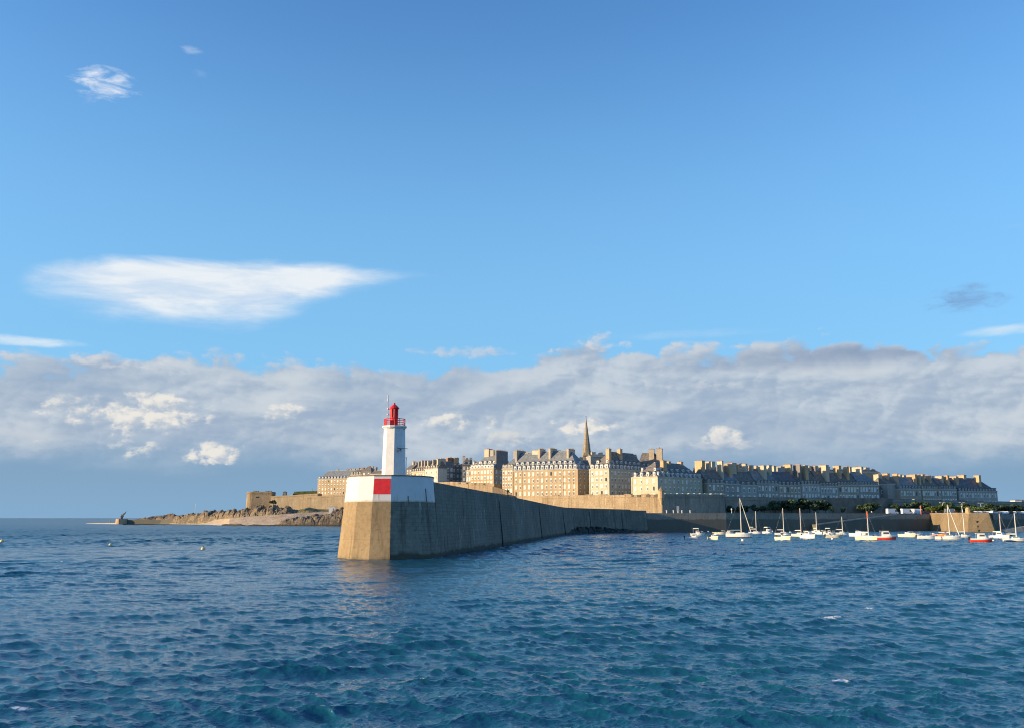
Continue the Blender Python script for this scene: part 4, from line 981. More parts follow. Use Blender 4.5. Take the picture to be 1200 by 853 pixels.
# --- main golden block and its neighbours (front faces catch the evening sun)
house("long golden stone apartment block with many tall chimneys in the middle of the sunlit front", (601,474.5), (677,455), 16, 551.3, 529, "facade_gold", cols=14, rows=(4,3.35), side=3, dorm=2, hipR=7.5, hipL=1, roofm="slate_light", cmat="chimney_pale",
      chim=((0.10,0.5,531,3.0,2.0),(0.26,0.45,527.5,3.4,1.6,"facade_pale"),(0.345,0.5,526.5,1.1,6.5),(0.52,0.5,526,1.1,7.5),(0.60,0.55,528,2.2,1.5,"chimney_ochre"),(0.80,0.5,526.5,1.1,7.5)), dmat="white_paint", pilaster=(0.0,0.14,0.78,0.93,1.0), name="apartment_block", cat="apartment block", dormw=1.75, dormh=2.2)
house("narrow golden house joined to the left end of the long golden block", (588.5,479), (601,475.2), 15, 548.8, 533, "facade_gold", cols=4, rows=(5,3.2), dorm=1, hipL=5, roofm="slate_light", chim=((0.62,0.5,529,1.6,4.0,"facade_grey"),(0.98,0.5,528.5,1.2,8.5,"facade_grey"),), dormw=1.5)
house("cream corner house with steep slate roof right of the long golden block", (691.6,447), (714,439), 34, 549.4, 528.5, "facade_cream", cols=4, rows=(5,3.2), side=11, dorm=2, axis="y", hipL=9, hipR=5, chim=((0.75,0.12,526,2.1,1.9,"chimney_ochre"),(0.7,0.42,526.5,2.1,1.9,"chimney_ochre")), dmat="white_paint", dormw=1.6, dormh=2.1, name="apartment_block", cat="apartment block", pilaster=(0,1))
house("lower cream corner house with slate hipped roof above the corner turret", (741,430), (771,418.5), 35, 559, 541.5, "facade_cream", cols=4, rows=(4,3.4), side=10, dorm=2, axis="y", hipL=8, hipR=6, chim=((0.8,0.25,540,2.0,2.6,"chimney_ochre"),(0.5,0.52,541,2.4,1.6,"chimney_ochre"),(0.5,0.80,541.5,2.4,1.6,"chimney_ochre")), dmat="white_paint", dormw=1.6, dormh=2.1, name="apartment_block", cat="apartment block", pilaster=(0,1))
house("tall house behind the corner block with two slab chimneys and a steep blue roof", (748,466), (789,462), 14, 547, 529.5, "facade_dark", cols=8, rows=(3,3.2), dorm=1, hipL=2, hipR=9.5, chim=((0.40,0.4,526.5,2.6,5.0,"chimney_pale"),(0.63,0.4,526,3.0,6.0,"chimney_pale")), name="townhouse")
house("shaded grey house wall filling the gap left of the cream corner house", (678,475), (694,477), 12, 553, 538, "facade_grey", cols=4, rows=(5,3.1), dorm=1, chim=((0.5,0.5,536,2,1.4),))
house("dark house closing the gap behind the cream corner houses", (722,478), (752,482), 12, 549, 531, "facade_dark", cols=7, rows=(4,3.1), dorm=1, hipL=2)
house("isolated tall golden house with two rows of white dormers left of the main block", (551,515), (578.3,505), 18, 549, 532.5, "facade_gold", cols=7, rows=(5,3.1), side=4, dorm=2, hipL=5.5, hipR=0, roofm="slate_light", chim=((0.36,0.5,526.5,3.2,3.5,"chimney_pale"),(0.55,0.5,527.5,3.0,2.5,"facade_grey"),(0.985,0.42,528.5,1.2,11,"facade_dark")), dmat="white_paint", dormw=1.9, dormh=2.0)
house("dark blue pyramid roofed house in the shade between golden houses", (579,510), (592,512), 15, 546, 530.5, "facade_grey", cols=3, rows=(4,3.2), dorm=2, hipL=4, hipR=4, chim=((0.9,0.6,528,2.5,2.5,"facade_dark"),), dmat="facade_grey")
# --- group left of it, behind the lighthouse
house("whitish sunlit house end right of the lighthouse", (497.5,556), (512.5,545), 7, 549.3, 541, "facade_pale", cols=5, rows=(5,3.1), side=0, dorm=1, chim=((0.15,0.5,540,1,6),(0.55,0.5,539,1,6,"facade_grey"),(0.9,0.5,538,1.2,6)), dormw=1.2, dmat="facade_pale")
house("orange stone house row just right of the lighthouse", (482,575), (497.3,562), 13, 552.5, 543, "facade_gold", cols=6, rows=(4,3.1), dorm=1, chim=((0.12,0.5,541,0.9,6,"facade_grey"),(0.36,0.5,540,0.9,6),(0.6,0.5,540,0.9,6,"facade_grey"),(0.88,0.5,540.5,0.9,6)), dormw=1.1)
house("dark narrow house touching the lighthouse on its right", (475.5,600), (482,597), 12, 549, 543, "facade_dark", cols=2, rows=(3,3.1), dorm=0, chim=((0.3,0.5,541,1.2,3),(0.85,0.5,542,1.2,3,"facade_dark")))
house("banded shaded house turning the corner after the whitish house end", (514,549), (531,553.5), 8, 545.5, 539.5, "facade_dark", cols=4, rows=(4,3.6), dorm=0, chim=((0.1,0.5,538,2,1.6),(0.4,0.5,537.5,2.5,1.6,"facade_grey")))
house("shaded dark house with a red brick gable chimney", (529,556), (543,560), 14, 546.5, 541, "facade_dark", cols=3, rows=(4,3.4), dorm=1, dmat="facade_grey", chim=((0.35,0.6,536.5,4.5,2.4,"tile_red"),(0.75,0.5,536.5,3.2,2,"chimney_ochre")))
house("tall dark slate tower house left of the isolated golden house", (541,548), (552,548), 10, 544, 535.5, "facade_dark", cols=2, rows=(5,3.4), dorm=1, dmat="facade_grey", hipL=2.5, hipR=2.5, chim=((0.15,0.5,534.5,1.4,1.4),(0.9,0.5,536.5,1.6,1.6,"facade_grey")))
house("low house squeezed beside the isolated golden house with pale chimneys", (546,530), (552,526), 9, 551, 545, "facade_grey", cols=2, rows=(3,3.1), dorm=1, chim=((0.5,0.5,541,1.4,2),(0.95,0.5,542.5,1.1,1.5)))
# --- far left barracks
house("long old barracks with a row of white dormers left of the breakwater head", (371.5,802), (412,787), 16, 561, 551, "facade_gold", base=17, cols=11, rows=(4,3.45), dorm=1, hipL=6.5, roofm="slate_light", chim=((0.42,0.5,550,2.4,1.4,"facade_grey"),(0.72,0.5,549.5,2.4,1.4,"facade_dark"),(0.9,0.5,549,3,1.4,"facade_grey")), dormw=1.5, dormh=1.9, name="barracks", cat="barracks", dmat="white_paint")
house("red tiled house partly hidden behind the barracks", (396,815), (414,809), 12, 559.5, 550.5, "facade_gold", base=17, cols=4, rows=(2,3.1), dorm=0, roofm="tile_red", chim=((0.5,0.5,549,2,1.4),))
house("dark roofed house left of the lighthouse with several chimneys", (410,640), (428,633), 12, 556, 549.5, "facade_gold", base=17, cols=6, rows=(3,3.2), dorm=1, chim=((0.15,0.5,548.5,2,1.4,"facade_dark"),(0.45,0.5,548,2,1.4,"tile_red"),(0.7,0.5,549,2,1.4)))
house("small tower house with a pointed roof left of the lighthouse", (423,625), (434,622), 8, 552, 545.5, "facade_dark", base=17, cols=2, rows=(3,3.2), dorm=0, hipL=3, hipR=3, chim=((0.8,0.5,546.5,1.3,1.3,"facade_grey"),))
house("grey house low against the left side of the lighthouse", (433,615), (448,610), 10, 555, 550.5, "facade_grey", base=17, cols=5, rows=(3,3.2), dorm=0, chim=((0.1,0.5,547.5,1.4,1.6,"facade_dark"),(0.6,0.5,549.5,1.6,1.4)))
# --- long shaded south row
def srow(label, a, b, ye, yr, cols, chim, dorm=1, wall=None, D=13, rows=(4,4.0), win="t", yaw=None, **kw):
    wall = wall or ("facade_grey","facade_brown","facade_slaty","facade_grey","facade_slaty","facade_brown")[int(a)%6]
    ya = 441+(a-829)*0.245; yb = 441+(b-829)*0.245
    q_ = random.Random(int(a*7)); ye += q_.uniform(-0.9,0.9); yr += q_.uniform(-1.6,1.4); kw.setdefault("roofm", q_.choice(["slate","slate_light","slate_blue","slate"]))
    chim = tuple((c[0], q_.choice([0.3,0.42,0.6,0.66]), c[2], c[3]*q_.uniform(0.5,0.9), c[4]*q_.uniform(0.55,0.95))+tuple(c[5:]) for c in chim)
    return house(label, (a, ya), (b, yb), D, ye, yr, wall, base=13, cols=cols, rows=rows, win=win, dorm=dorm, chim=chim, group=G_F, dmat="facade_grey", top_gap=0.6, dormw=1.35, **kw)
house("dark recessed house between the cream corner block and the shaded row", (819,462), (832,463), 12, 563, 549.5, "facade_dark", base=13, cols=3, rows=(3,3.4), dorm=0, group=G_F, chim=((0.3,0.6,547,2.2,1.5),))
OC, PC = "chimney_ochre", "chimney_pale"
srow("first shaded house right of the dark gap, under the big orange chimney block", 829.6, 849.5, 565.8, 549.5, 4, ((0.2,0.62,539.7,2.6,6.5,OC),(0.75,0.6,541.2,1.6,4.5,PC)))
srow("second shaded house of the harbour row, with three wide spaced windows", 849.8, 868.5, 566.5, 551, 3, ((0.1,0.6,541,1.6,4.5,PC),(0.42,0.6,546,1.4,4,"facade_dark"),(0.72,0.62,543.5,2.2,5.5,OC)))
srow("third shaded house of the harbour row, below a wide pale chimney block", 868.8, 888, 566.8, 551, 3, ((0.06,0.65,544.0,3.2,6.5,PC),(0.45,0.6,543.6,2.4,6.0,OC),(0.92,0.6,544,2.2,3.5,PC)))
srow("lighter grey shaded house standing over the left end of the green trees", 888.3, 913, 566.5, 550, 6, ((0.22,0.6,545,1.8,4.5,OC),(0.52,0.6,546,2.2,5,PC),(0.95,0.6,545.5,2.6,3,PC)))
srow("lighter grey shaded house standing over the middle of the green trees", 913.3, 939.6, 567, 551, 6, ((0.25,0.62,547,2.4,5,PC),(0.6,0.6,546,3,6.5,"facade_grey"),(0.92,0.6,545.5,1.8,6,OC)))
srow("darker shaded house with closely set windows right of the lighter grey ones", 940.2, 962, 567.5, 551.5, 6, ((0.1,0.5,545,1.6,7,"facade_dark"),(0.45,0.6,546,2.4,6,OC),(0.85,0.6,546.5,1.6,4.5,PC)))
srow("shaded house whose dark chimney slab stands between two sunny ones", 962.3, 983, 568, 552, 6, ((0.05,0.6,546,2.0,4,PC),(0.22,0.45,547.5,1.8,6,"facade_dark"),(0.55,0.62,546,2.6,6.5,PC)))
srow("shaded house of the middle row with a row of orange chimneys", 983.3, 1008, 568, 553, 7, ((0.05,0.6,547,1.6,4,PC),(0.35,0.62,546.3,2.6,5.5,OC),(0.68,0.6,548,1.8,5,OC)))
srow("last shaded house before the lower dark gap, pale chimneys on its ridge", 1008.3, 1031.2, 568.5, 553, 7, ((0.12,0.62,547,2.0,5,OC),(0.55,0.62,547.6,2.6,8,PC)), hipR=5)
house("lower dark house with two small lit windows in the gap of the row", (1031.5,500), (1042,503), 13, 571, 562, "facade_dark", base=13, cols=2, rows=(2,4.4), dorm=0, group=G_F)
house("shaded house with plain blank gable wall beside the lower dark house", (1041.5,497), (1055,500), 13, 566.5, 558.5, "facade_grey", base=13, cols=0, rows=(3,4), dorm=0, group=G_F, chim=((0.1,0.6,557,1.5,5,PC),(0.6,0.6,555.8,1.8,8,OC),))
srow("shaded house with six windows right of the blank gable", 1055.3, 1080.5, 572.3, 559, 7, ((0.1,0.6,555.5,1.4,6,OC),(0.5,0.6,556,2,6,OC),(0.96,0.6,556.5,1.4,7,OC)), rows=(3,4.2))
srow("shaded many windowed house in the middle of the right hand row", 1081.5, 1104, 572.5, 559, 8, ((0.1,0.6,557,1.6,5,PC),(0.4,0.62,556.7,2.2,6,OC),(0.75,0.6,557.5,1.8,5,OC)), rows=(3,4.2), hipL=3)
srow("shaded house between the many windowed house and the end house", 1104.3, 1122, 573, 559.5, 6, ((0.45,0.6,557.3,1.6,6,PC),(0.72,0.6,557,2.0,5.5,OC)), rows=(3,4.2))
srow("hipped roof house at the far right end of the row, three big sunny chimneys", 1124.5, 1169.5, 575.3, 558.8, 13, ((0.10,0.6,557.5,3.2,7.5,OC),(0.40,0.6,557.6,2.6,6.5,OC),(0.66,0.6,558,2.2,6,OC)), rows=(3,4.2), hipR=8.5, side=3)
# rooftops of the streets behind, just clearing the ridges
for i, (lab, a, b, y0, yr, ch) in enumerate([
    ("sunlit roofline house far behind the first shaded houses", 836, 866, 552, 546, ((0.2,0.5,541,2.4,2,PC),(0.5,0.5,542,2.2,2,OC),(0.9,0.5,543.5,2,1.6,PC))),
    ("wide pale gabled house behind the lighter grey houses", 866, 884, 548, 544.5, ((0.5,0.5,543.6,3,2,PC),)),
    ("roofline house behind the middle trees with three pale chimneys", 890, 935, 553, 548.5, ((0.1,0.5,546,2.4,2,OC),(0.35,0.5,546.5,3,2,PC),(0.6,0.5,547,2,2,PC),(0.85,0.5,546,3.4,2,PC))),
    ("roofline house behind the dark chimney slab", 942, 985, 552, 548.5, ((0.15,0.5,546,3,2,OC),(0.5,0.5,546.2,2.4,2,PC),(0.8,0.5,547,3,2,OC))),
    ("roofline house behind the last houses before the gap", 985, 1034, 552.5, 549, ((0.1,0.5,547.5,2.2,2,PC),(0.3,0.5,547,2.6,2,OC),(0.55,0.5,547.6,3.6,2,PC),(0.8,0.5,548,2.8,2,PC),(0.95,0.5,550,1.5,1.5,"facade_grey"))),
    ("roofline house behind the right hand row", 1060, 1110, 561, 559, ((0.15,0.5,557,2,2,OC),(0.5,0.5,557.4,2.6,2,PC),(0.8,0.5,558,2,2,OC))),
    ("roofline house left of the spire behind the golden block", 612, 662, 536, 530.5, ((0.3,0.5,528.5,2.6,2,PC),(0.7,0.5,528,2.4,2,"facade_grey"))),
    ("pale roofed house right of the church spire", 693, 712, 534, 531.5, ((0.3,0.5,530,2.4,2,PC),(0.75,0.5,530.5,2.2,2,PC)))]):
    yy = 505+(a-829)*0.24 if a > 800 else 530
    house(lab, (a, yy), (b, yy+(b-a)*0.22 if a > 800 else yy+2), 9, y0, yr, "facade_grey" if a == 693 else "facade_gold", base=14, cols=0, rows=(1,3), dorm=0, chim=ch, seed=i+3)
# church spire
SY = 560; sx = at(688.3, SY); zb = zat(545, SY); z1 = zat(534.5, SY); zt_ = zat(489.5, SY)
ch = thing("church", "tall pointed granite church spire rising above the middle rooftops", "church", (sx, SY, 16))
mb = MB(); w = 2.3; mb.box(-w, w, -w, w, -1, z1-16, M["spire_stone"]); mb.box(-w-0.3,w+0.3,-w-0.3,w+0.3,z1-16,z1-15.3,M["spire_stone"]); mb.build("tower", ch)
mb = MB(); mb.lathe([(3.0,z1-15.3),(0.12,zt_-16)], 8, M["spire_stone"], ph=R(22.5))
for k_ in range(1, 7): 
    f = k_/7; rr = 3.0+(0.12-3.0)*f; mb.lathe([(rr+0.03,z1-15.3+(zt_-z1-0.7)*f-0.12),(rr+0.1,z1-15.3+(zt_-z1-0.7)*f),(rr+0.02,z1-15.3+(zt_-z1-0.7)*f+0.12)], 8, M["facade_dark"], ph=R(22.5))
mb.build("spire", ch)
for sx_ in (-1,1):
    for sy_ in (-1,1):
        mb = MB(); mb.lathe([(0.42,z1-15.3),(0.42,z1-14.8),(0.5,z1-14.7),(0.02,z1-13.0)], 6, M["facade_gold"], c=(sx_*w*0.92, sy_*w*0.92)); mb.build("pinnacle", ch)
mb = MB(); mb.box(-1.2,1.2,-w-0.08,-w+0.05,z1-21,z1-17,M["facade_dark"]); mb.build("belfry_opening", ch)
mb = MB(); mb.bar((0,0,zt_-16.1),(0,0,zt_-14.6),0.1,M["dark_metal"]); mb.bar((-0.45,0,zt_-15.1),(0.45,0,zt_-15.1),0.08,M["dark_metal"]); mb.build("cross", ch)
# tiny building at the right edge
rb = thing("quayside_building", "small white building far off at the right edge beyond the wall", "building", (at(1189.5,600),600,zat(592,600)))
mb = MB(); mb.box(0,4.5,0,6,-4,zat(585.8,600)-zat(592,600),M["white_paint"]); mb.box(5.5,13,1,6,-4,zat(586.3,600)-zat(592,600),M["facade_cream"]); mb.build("wall", rb)
mb = MB(); mb.frustum((-0.2,4.7,-0.2,6.2),(0.8,3.7,1,5),zat(585.8,600)-zat(592,600),zat(584.8,600)-zat(592,600),M["slate_light"]); mb.frustum((5.3,13.2,0.8,6.2),(6.5,12,3,4),zat(586.3,600)-zat(592,600),zat(585.0,600)-zat(592,600),M["slate"]); mb.build("roof", rb)
# ------------------------------------------------------------ boats
def hull(mb, Lb, beam, free, mat, deckm, stripe=None, low=None, ns=14, bow=0.25, transom=0.75, sheer=0.25):
    rows = []
    for i in range(ns+1):
        t_ = i/ns; x = -Lb/2+Lb*t_
        w = beam/2*(transom+(1-transom)*math.sin(min(1,t_/0.55)*math.pi/2)) if t_ < 0.55 else beam/2*max(0.0, 1-((t_-0.55)/0.45)**2.2)
        f = free*(1+sheer*max(0,(t_-0.4)/0.6)**1.6)
        xs = x
        rows.append([(xs-(0.0), 0, -0.35*free*(1 if t_<0.9 else 0.3)), (xs, w*0.72, -0.12), (xs+bow*0.3*t_**4, w*0.9, free*0.18),(xs+bow*t_**4*0.5, w*0.97, f*0.6),(xs+bow*t_**4, w, f*0.86),(xs+bow*t_**4, w*0.985, f)])
    b = len(mb.v); n = 6
    for r_ in rows:
        for s_ in (1,-1):
            for p in r_: mb.v.append((p[0], p[1]*s_, p[2]))
    cols_ = [low or mat, low or mat, mat, stripe or mat, stripe or mat]
    for i in range(ns):
        for s_ in (0,1):
            for j in range(5):
                a = b+i*12+s_*6+j; mb.f.append((a, a+12, a+13, a+1) if s_ else (a, a+1, a+13, a+12)); mb.m.append(mb.mi(cols_[j]))
        a = b+i*12; mb.f.append((a+5, a+11, a+23, a+17)); mb.m.append(mb.mi(deckm))
    mb.f.append((b, b+1, b+2, b+3, b+4, b+5, b+11, b+10, b+9, b+8, b+7, b+6)); mb.m.append(mb.mi(mat))
def cabin(mb, x0, x1, w, z0, h, mat, rake0=0.15, rake1=0.5, win=True):
    mb.frustum((x0, x1, -w/2, w/2), (x0+rake0, x1-rake1, -w/2*0.86, w/2*0.86), z0, z0+h, mat)
    if win:
        for s_ in (-1,1):
            y = s_*w/2*0.94; mb.poly([(x0+0.25,y+s_*0.02,z0+h*0.45),(x1-rake1*0.8,y+s_*0.02,z0+h*0.45),(x1-rake1,y*0.95+s_*0.03,z0+h*0.82),(x0+0.3,y*0.95+s_*0.03,z0+h*0.82),
                     (x0+0.25,y-s_*0.04,z0+h*0.45),(x1-rake1*0.8,y-s_*0.04,z0+h*0.45),(x1-rake1,y*0.95-s_*0.05,z0+h*0.82),(x0+0.3,y*0.95-s_*0.05,z0+h*0.82)],
                    [(0,1,2,3),(4,5,6,7),(0,1,5,4),(2,3,7,6),(1,2,6,5),(0,3,7,4)], M["glass"])
def fit(px, py, wpx, Lb):
    "position on the water, heading and length that give the seen width"
    x, y = ground(px, py+0.3); need = wpx/1056*y; bias = math.atan2(x, y)
    if need > 0.66*Lb: a = R(random.uniform(12, 28)); Lb = need/(math.cos(a+bias)+0.33*0.7*math.sin(a+bias))*math.cos(bias)
    else: a = math.acos(max(0.15, (need-0.2*Lb)/Lb))
    return x, y, -a, Lb
def sailboat(label, px, py, wpx, masttop, Lb, color="gelcoat", flip=1, jib=False, boomc="canvas", stripe=None, tall_cabin=False, bimini=False, group="moored sailing boats", mastc="mast_metal", flag=None):
    x_, Y, a_, Lb = fit(px, py, wpx, Lb); r_ = thing("sailboat", label, "sailboat", (x_, Y, 0.02), a_, group)
    hm_ = zat(masttop, Y); free = 0.135*Lb+0.1
    mb = MB(); hull(mb, Lb, Lb*0.33, free, M[color], M["gelcoat"], M[stripe] if stripe else None, M["antifoul"]); mb.build("hull", r_, False)
    mb = MB(); cabin(mb, -Lb*0.12, Lb*0.26, Lb*0.21, free*1.02, 0.42+(0.5 if tall_cabin else 0), M["gelcoat"]); mb.build("cabin", r_)
    mb = MB(); mx = Lb*0.1; mb.bar((mx,0,free),(mx,0,hm_), 0.15, M[mastc], 8, 0.1)
    for q_ in (0.5, 0.75): mb.bar((mx,-0.5,free+(hm_-free)*q_),(mx,0.5,free+(hm_-free)*q_), 0.03, M[mastc], 4)
    mb.build("mast", r_)
    mb = MB(); bz = free+1.0; mb.bar((mx,0,bz),(-Lb*0.36,0,bz+0.05), 0.07, M[mastc], 6); mb.bar((mx-0.15,0,bz+0.15),(-Lb*0.33,0,bz+0.14), 0.17, M[boomc], 7, 0.11); mb.build("boom", r_)
    mb = MB()
    if jib: mb.bar((Lb*0.48,0,free*1.3),(mx+0.1,0,hm_*0.96), 0.16, M["canvas"], 6, 0.07)
    else: mb.bar((Lb*0.49,0,free*1.25),(mx,0,hm_*0.95), 0.014, M["steel"], 4)
    mb.build("forestay", r_)
    mb = MB()
    for s_ in (-1,1): mb.bar((mx-0.1,s_*Lb*0.15,free),(mx,0,hm_*0.93), 0.01, M["steel"], 3)
    mb.bar((-Lb*0.49,0,free),(mx,0,hm_), 0.01, M["steel"], 3); mb.build("rigging", r_)
    mb = MB()
    for x_, w_ in ((-Lb*0.46, 0.9), (Lb*0.44, 0.25)):
        for s_ in (-1,1): mb.bar((x_,s_*w_*0.9,free*0.98),(x_,s_*w_*0.9,free+0.7), 0.03, M["steel"], 4)
        mb.bar((x_,-w_*0.9,free+0.7),(x_,w_*0.9,free+0.7), 0.03, M["steel"], 4)
    mb.build("pulpit", r_)
    if bimini:
        mb = MB(); mb.poly([(-Lb*0.4,-0.9,free+1.7),(-Lb*0.12,-0.9,free+1.7),(-Lb*0.12,0.9,free+1.7),(-Lb*0.4,0.9,free+1.7),(-Lb*0.38,-0.6,free+1.95),(-Lb*0.14,-0.6,free+1.95),(-Lb*0.14,0.6,free+1.95),(-Lb*0.38,0.6,free+1.95)],
            [(0,3,2,1),(4,5,6,7),(0,1,5,4),(1,2,6,5),(2,3,7,6),(3,0,4,7)], M["canvas"])
        for x_ in (-Lb*0.38,-Lb*0.14):
            for s_ in (-1,1): mb.bar((x_,s_*0.85,free),(x_,s_*0.85,free+1.7),0.03,M["steel"],4)
        mb.build("canopy", r_)
    if flag:
        mb = MB(); mb.bar((mx,0,hm_-0.1),(mx,0,hm_-1.9),0.15,M[flag],6,0.15); mb.build("rolled_flag", r_)
    return r_
def motorboat(label, px, py, wpx, Lb, color="gelcoat", low=None, stripe=None, cab="wheel", flip=1, cabh=1.3, group="moored motor boats", arch=False, extra=None):
    x_, Y, a_, Lb = fit(px, py, wpx, Lb); r_ = thing("motorboat", label, "motor boat", (x_, Y, 0.02), a_, group); free = 0.155*Lb+0.1
    mb = MB(); hull(mb, Lb, Lb*0.38, free, M[color], M["gelcoat"], M[stripe] if stripe else None, M[low] if low else None, bow=0.5, transom=0.9, sheer=0.4); mb.build("hull", r_)
    if low == "hull_red":
        pass
    if cab == "wheel":
        mb = MB(); cabin(mb, -Lb*0.12, Lb*0.3, Lb*0.27, free, cabh, M["gelcoat"], 0.05, 0.7); mb.box(-Lb*0.22, Lb*0.2, -Lb*0.13, Lb*0.13, free+cabh, free+cabh+0.1, M["gelcoat"])
        for s_ in (-1,1): mb.bar((-Lb*0.2,s_*Lb*0.12,free),(-Lb*0.2,s_*Lb*0.12,free+cabh),0.04,M["steel"],4)
        mb.build("wheelhouse", r_)
    elif cab == "low":
        mb = MB(); cabin(mb, -Lb*0.05, Lb*0.3, Lb*0.24, free, cabh*0.45, M["gelcoat"], 0.05, 0.6); mb.poly([(-Lb*0.02,-Lb*0.11,free+cabh*0.45),(-Lb*0.02,Lb*0.11,free+cabh*0.45),(-Lb*0.09,Lb*0.1,free+cabh*0.8),(-Lb*0.09,-Lb*0.1,free+cabh*0.8),(-Lb*0.03,-Lb*0.11,free+cabh*0.45),(-Lb*0.03,Lb*0.11,free+cabh*0.45),(-Lb*0.1,Lb*0.1,free+cabh*0.8),(-Lb*0.1,-Lb*0.1,free+cabh*0.8)],[(0,1,2,3),(4,7,6,5),(0,4,5,1),(2,6,7,3),(1,5,6,2),(0,3,7,4)], M["glass"]); mb.build("cuddy", r_)
    elif cab == "canopy":
        mb = MB(); mb.frustum((-Lb*0.3,Lb*0.15,-Lb*0.15,Lb*0.15),(-Lb*0.27,Lb*0.1,-Lb*0.12,Lb*0.12),free+cabh,free+cabh+0.3,M["canvas"])
        for x_ in (-Lb*0.28,Lb*0.12):
            for s_ in (-1,1): mb.bar((x_,s_*Lb*0.14,free),(x_,s_*Lb*0.14,free+cabh),0.05,M["steel"],4)
        cabin(mb, -Lb*0.1, Lb*0.22, Lb*0.2, free, cabh*0.6, M["gelcoat"], 0.05, 0.4); mb.build("canopy", r_)
    else:
        mb = MB()
        for x_ in (-Lb*0.25, 0.0, Lb*0.2): mb.box(x_-0.15, x_+0.15, -Lb*0.15, Lb*0.15, free*0.98, free+0.1, M["canvas"])
        mb.build("bench", r_)
    mb = MB(); mb.box(-Lb*0.5-0.35,-Lb*0.5+0.02,-0.2,0.2,free*0.5,free+0.35,M["dark_metal"] if extra != "white_motor" else M["gelcoat"]); mb.bar((-Lb*0.5-0.2,0,free*0.5),(-Lb*0.5-0.2,0,-0.3),0.09,M["dark_metal"],5); mb.build("outboard_motor", r_)
    mb = MB()
    for t_ in (0.2,0.32,0.44):
        w_ = Lb*0.19*(1-((t_+0.0)/0.5)**2.2)*0.95
        for s_ in (-1,1): mb.bar((Lb*t_,s_*w_,free*1.05),(Lb*t_,s_*w_,free*1.15+0.6),0.03,M["steel"],4)
    for s_ in (-1,1):
        for a_, b_ in ((0.2,0.32),(0.32,0.44)): 
            wa, wb_ = (Lb*0.19*(1-(q_/0.5)**2.2)*0.95 for q_ in (a_,b_)); mb.bar((Lb*a_,s_*wa,free*1.15+0.6),(Lb*b_,s_*wb_,free*1.15+0.6),0.03,M["steel"],4)
    mb.build("bow_rail", r_)
    if arch or extra == "aerial":
        mb = MB(); mb.bar((-Lb*0.05,0,free+cabh),(-Lb*0.05,0,free+cabh+1.7),0.05,M["dark_metal"],5,0.03); mb.build("aerial", r_)
    if extra == "person":
        person("person", "person standing aboard a small motor boat", r_.location.x-1.2, r_.location.y-0.1, 0.85, 1.7, 0.5, M["hull_red"], M["cloth_dark"], 0.0)
    return r_
motorboat("pale pinkish motor boat at the very left of the moored fleet, in front of another", 811.5, 631.5, 17, 5.6, cab="low", cabh=1.9, extra="aerial")
motorboat("white wheelhouse boat tucked just behind the leftmost boat", 817, 627, 16, 6.4, cab="canopy", cabh=1.5, flip=-1)
motorboat("small white boat seen end on, second boat group from the left", 836, 631.5, 9, 4.2, cab="low", flip=-1, color="gelcoat_cream")
motorboat("low open white boat left of the tall two-line sailing boat", 842.5, 625.6, 14, 6.0, cab="open", color="gelcoat_cream")
motorboat("cream cabin boat just behind the bow of the tallest sailing boat", 853, 624.6, 11, 5.6, cab="low", extra="aerial")
sailboat("largest white sailing boat with the tallest mast and a thick furled foresail", 866, 629, 29, 583.5, 9.2, jib=True, boomc="canvas_blue")
sailboat("sailing boat right of the tallest one with a pale canopy over its cockpit", 885, 625, 15, 598.5, 6.4, bimini=True, flip=-1)
motorboat("little round white boat alone with a raised canopy", 900, 624.8, 9, 5.0, cab="canopy", cabh=1.5)
sailboat("sailing boat with a straight white mast behind a short rounded motor boat", 917, 626.5, 18, 595, 7.0, boomc="canvas")
motorboat("short rounded white motor boat lowest in front of the straight white mast", 918, 632.3, 13.5, 5.2, cab="low", color="gelcoat_cream", flip=-1)
sailboat("cream sailing boat with pinkish mast and bundled sail left of a cabin boat", 937.5, 628.5, 14, 595, 6.4, color="gelcoat_cream", flip=-1, mastc="mast_pink")
motorboat("white cabin boat overlapping the sailing boat with the pinkish mast", 947, 630.2, 12, 5.4, cab="wheel", cabh=1.2)
sailboat("small distant sailing boat with a yellowish mast", 956.5, 623.6, 7, 600, 5.0)
motorboat("low white boat right behind the yellowish mast", 962, 625.4, 9, 4.6, cab="open")
motorboat("white boat with a flat raised canopy right of the yellowish mast", 971.5, 626.2, 13, 5.8, cab="canopy", cabh=1.5)
motorboat("long low open boat in front of the flat canopy boat", 977, 629.8, 18, 5.6, cab="open", color="gelcoat_cream")
sailboat("short masted rounded sailing boat right of the flat canopy boat", 986, 626, 16, 605, 5.8, flip=-1)
motorboat("cluttered white boat left of the mast with a rolled red flag", 1005.5, 628, 13, 6.0, cab="low", cabh=1.9)
sailboat("white sailing boat with a rolled red flag at its mast top", 1016, 632.5, 18, 598.8, 7.0, flag="orange", color="gelcoat_cream", stripe=None)
motorboat("big cabin motor boat with a bright red lower hull in the middle of the fleet", 1037, 631.8, 24, 7.2, low="hull_red", color="hull_red", stripe="gelcoat", cab="wheel", cabh=1.4, extra="aerial")
motorboat("rounded cream boat right of the big red hulled boat", 1063, 628.6, 13, 5.6, cab="low", color="gelcoat_cream")
motorboat("white boat with a raised bow overlapping the rounded cream boat", 1073, 627.6, 14, 5.8, cab="open", flip=-1)
motorboat("long flat white open boat before the small red sail dinghy", 1086, 630.8, 20, 6.0, cab="open")
motorboat("small orange red boat with a white upright motor", 1101, 628.4, 10, 4.6, color="orange", cab="open", extra="white_motor")
sailboat("white sailing boat with a tall mast and furled foresail before the lit quay bastion", 1110.5, 632, 24, 591, 8.6, jib=True)
sailboat("sailing boat with a mast centred on the lit quay bastion", 1129, 629.5, 17, 602, 6.6, flip=-1)
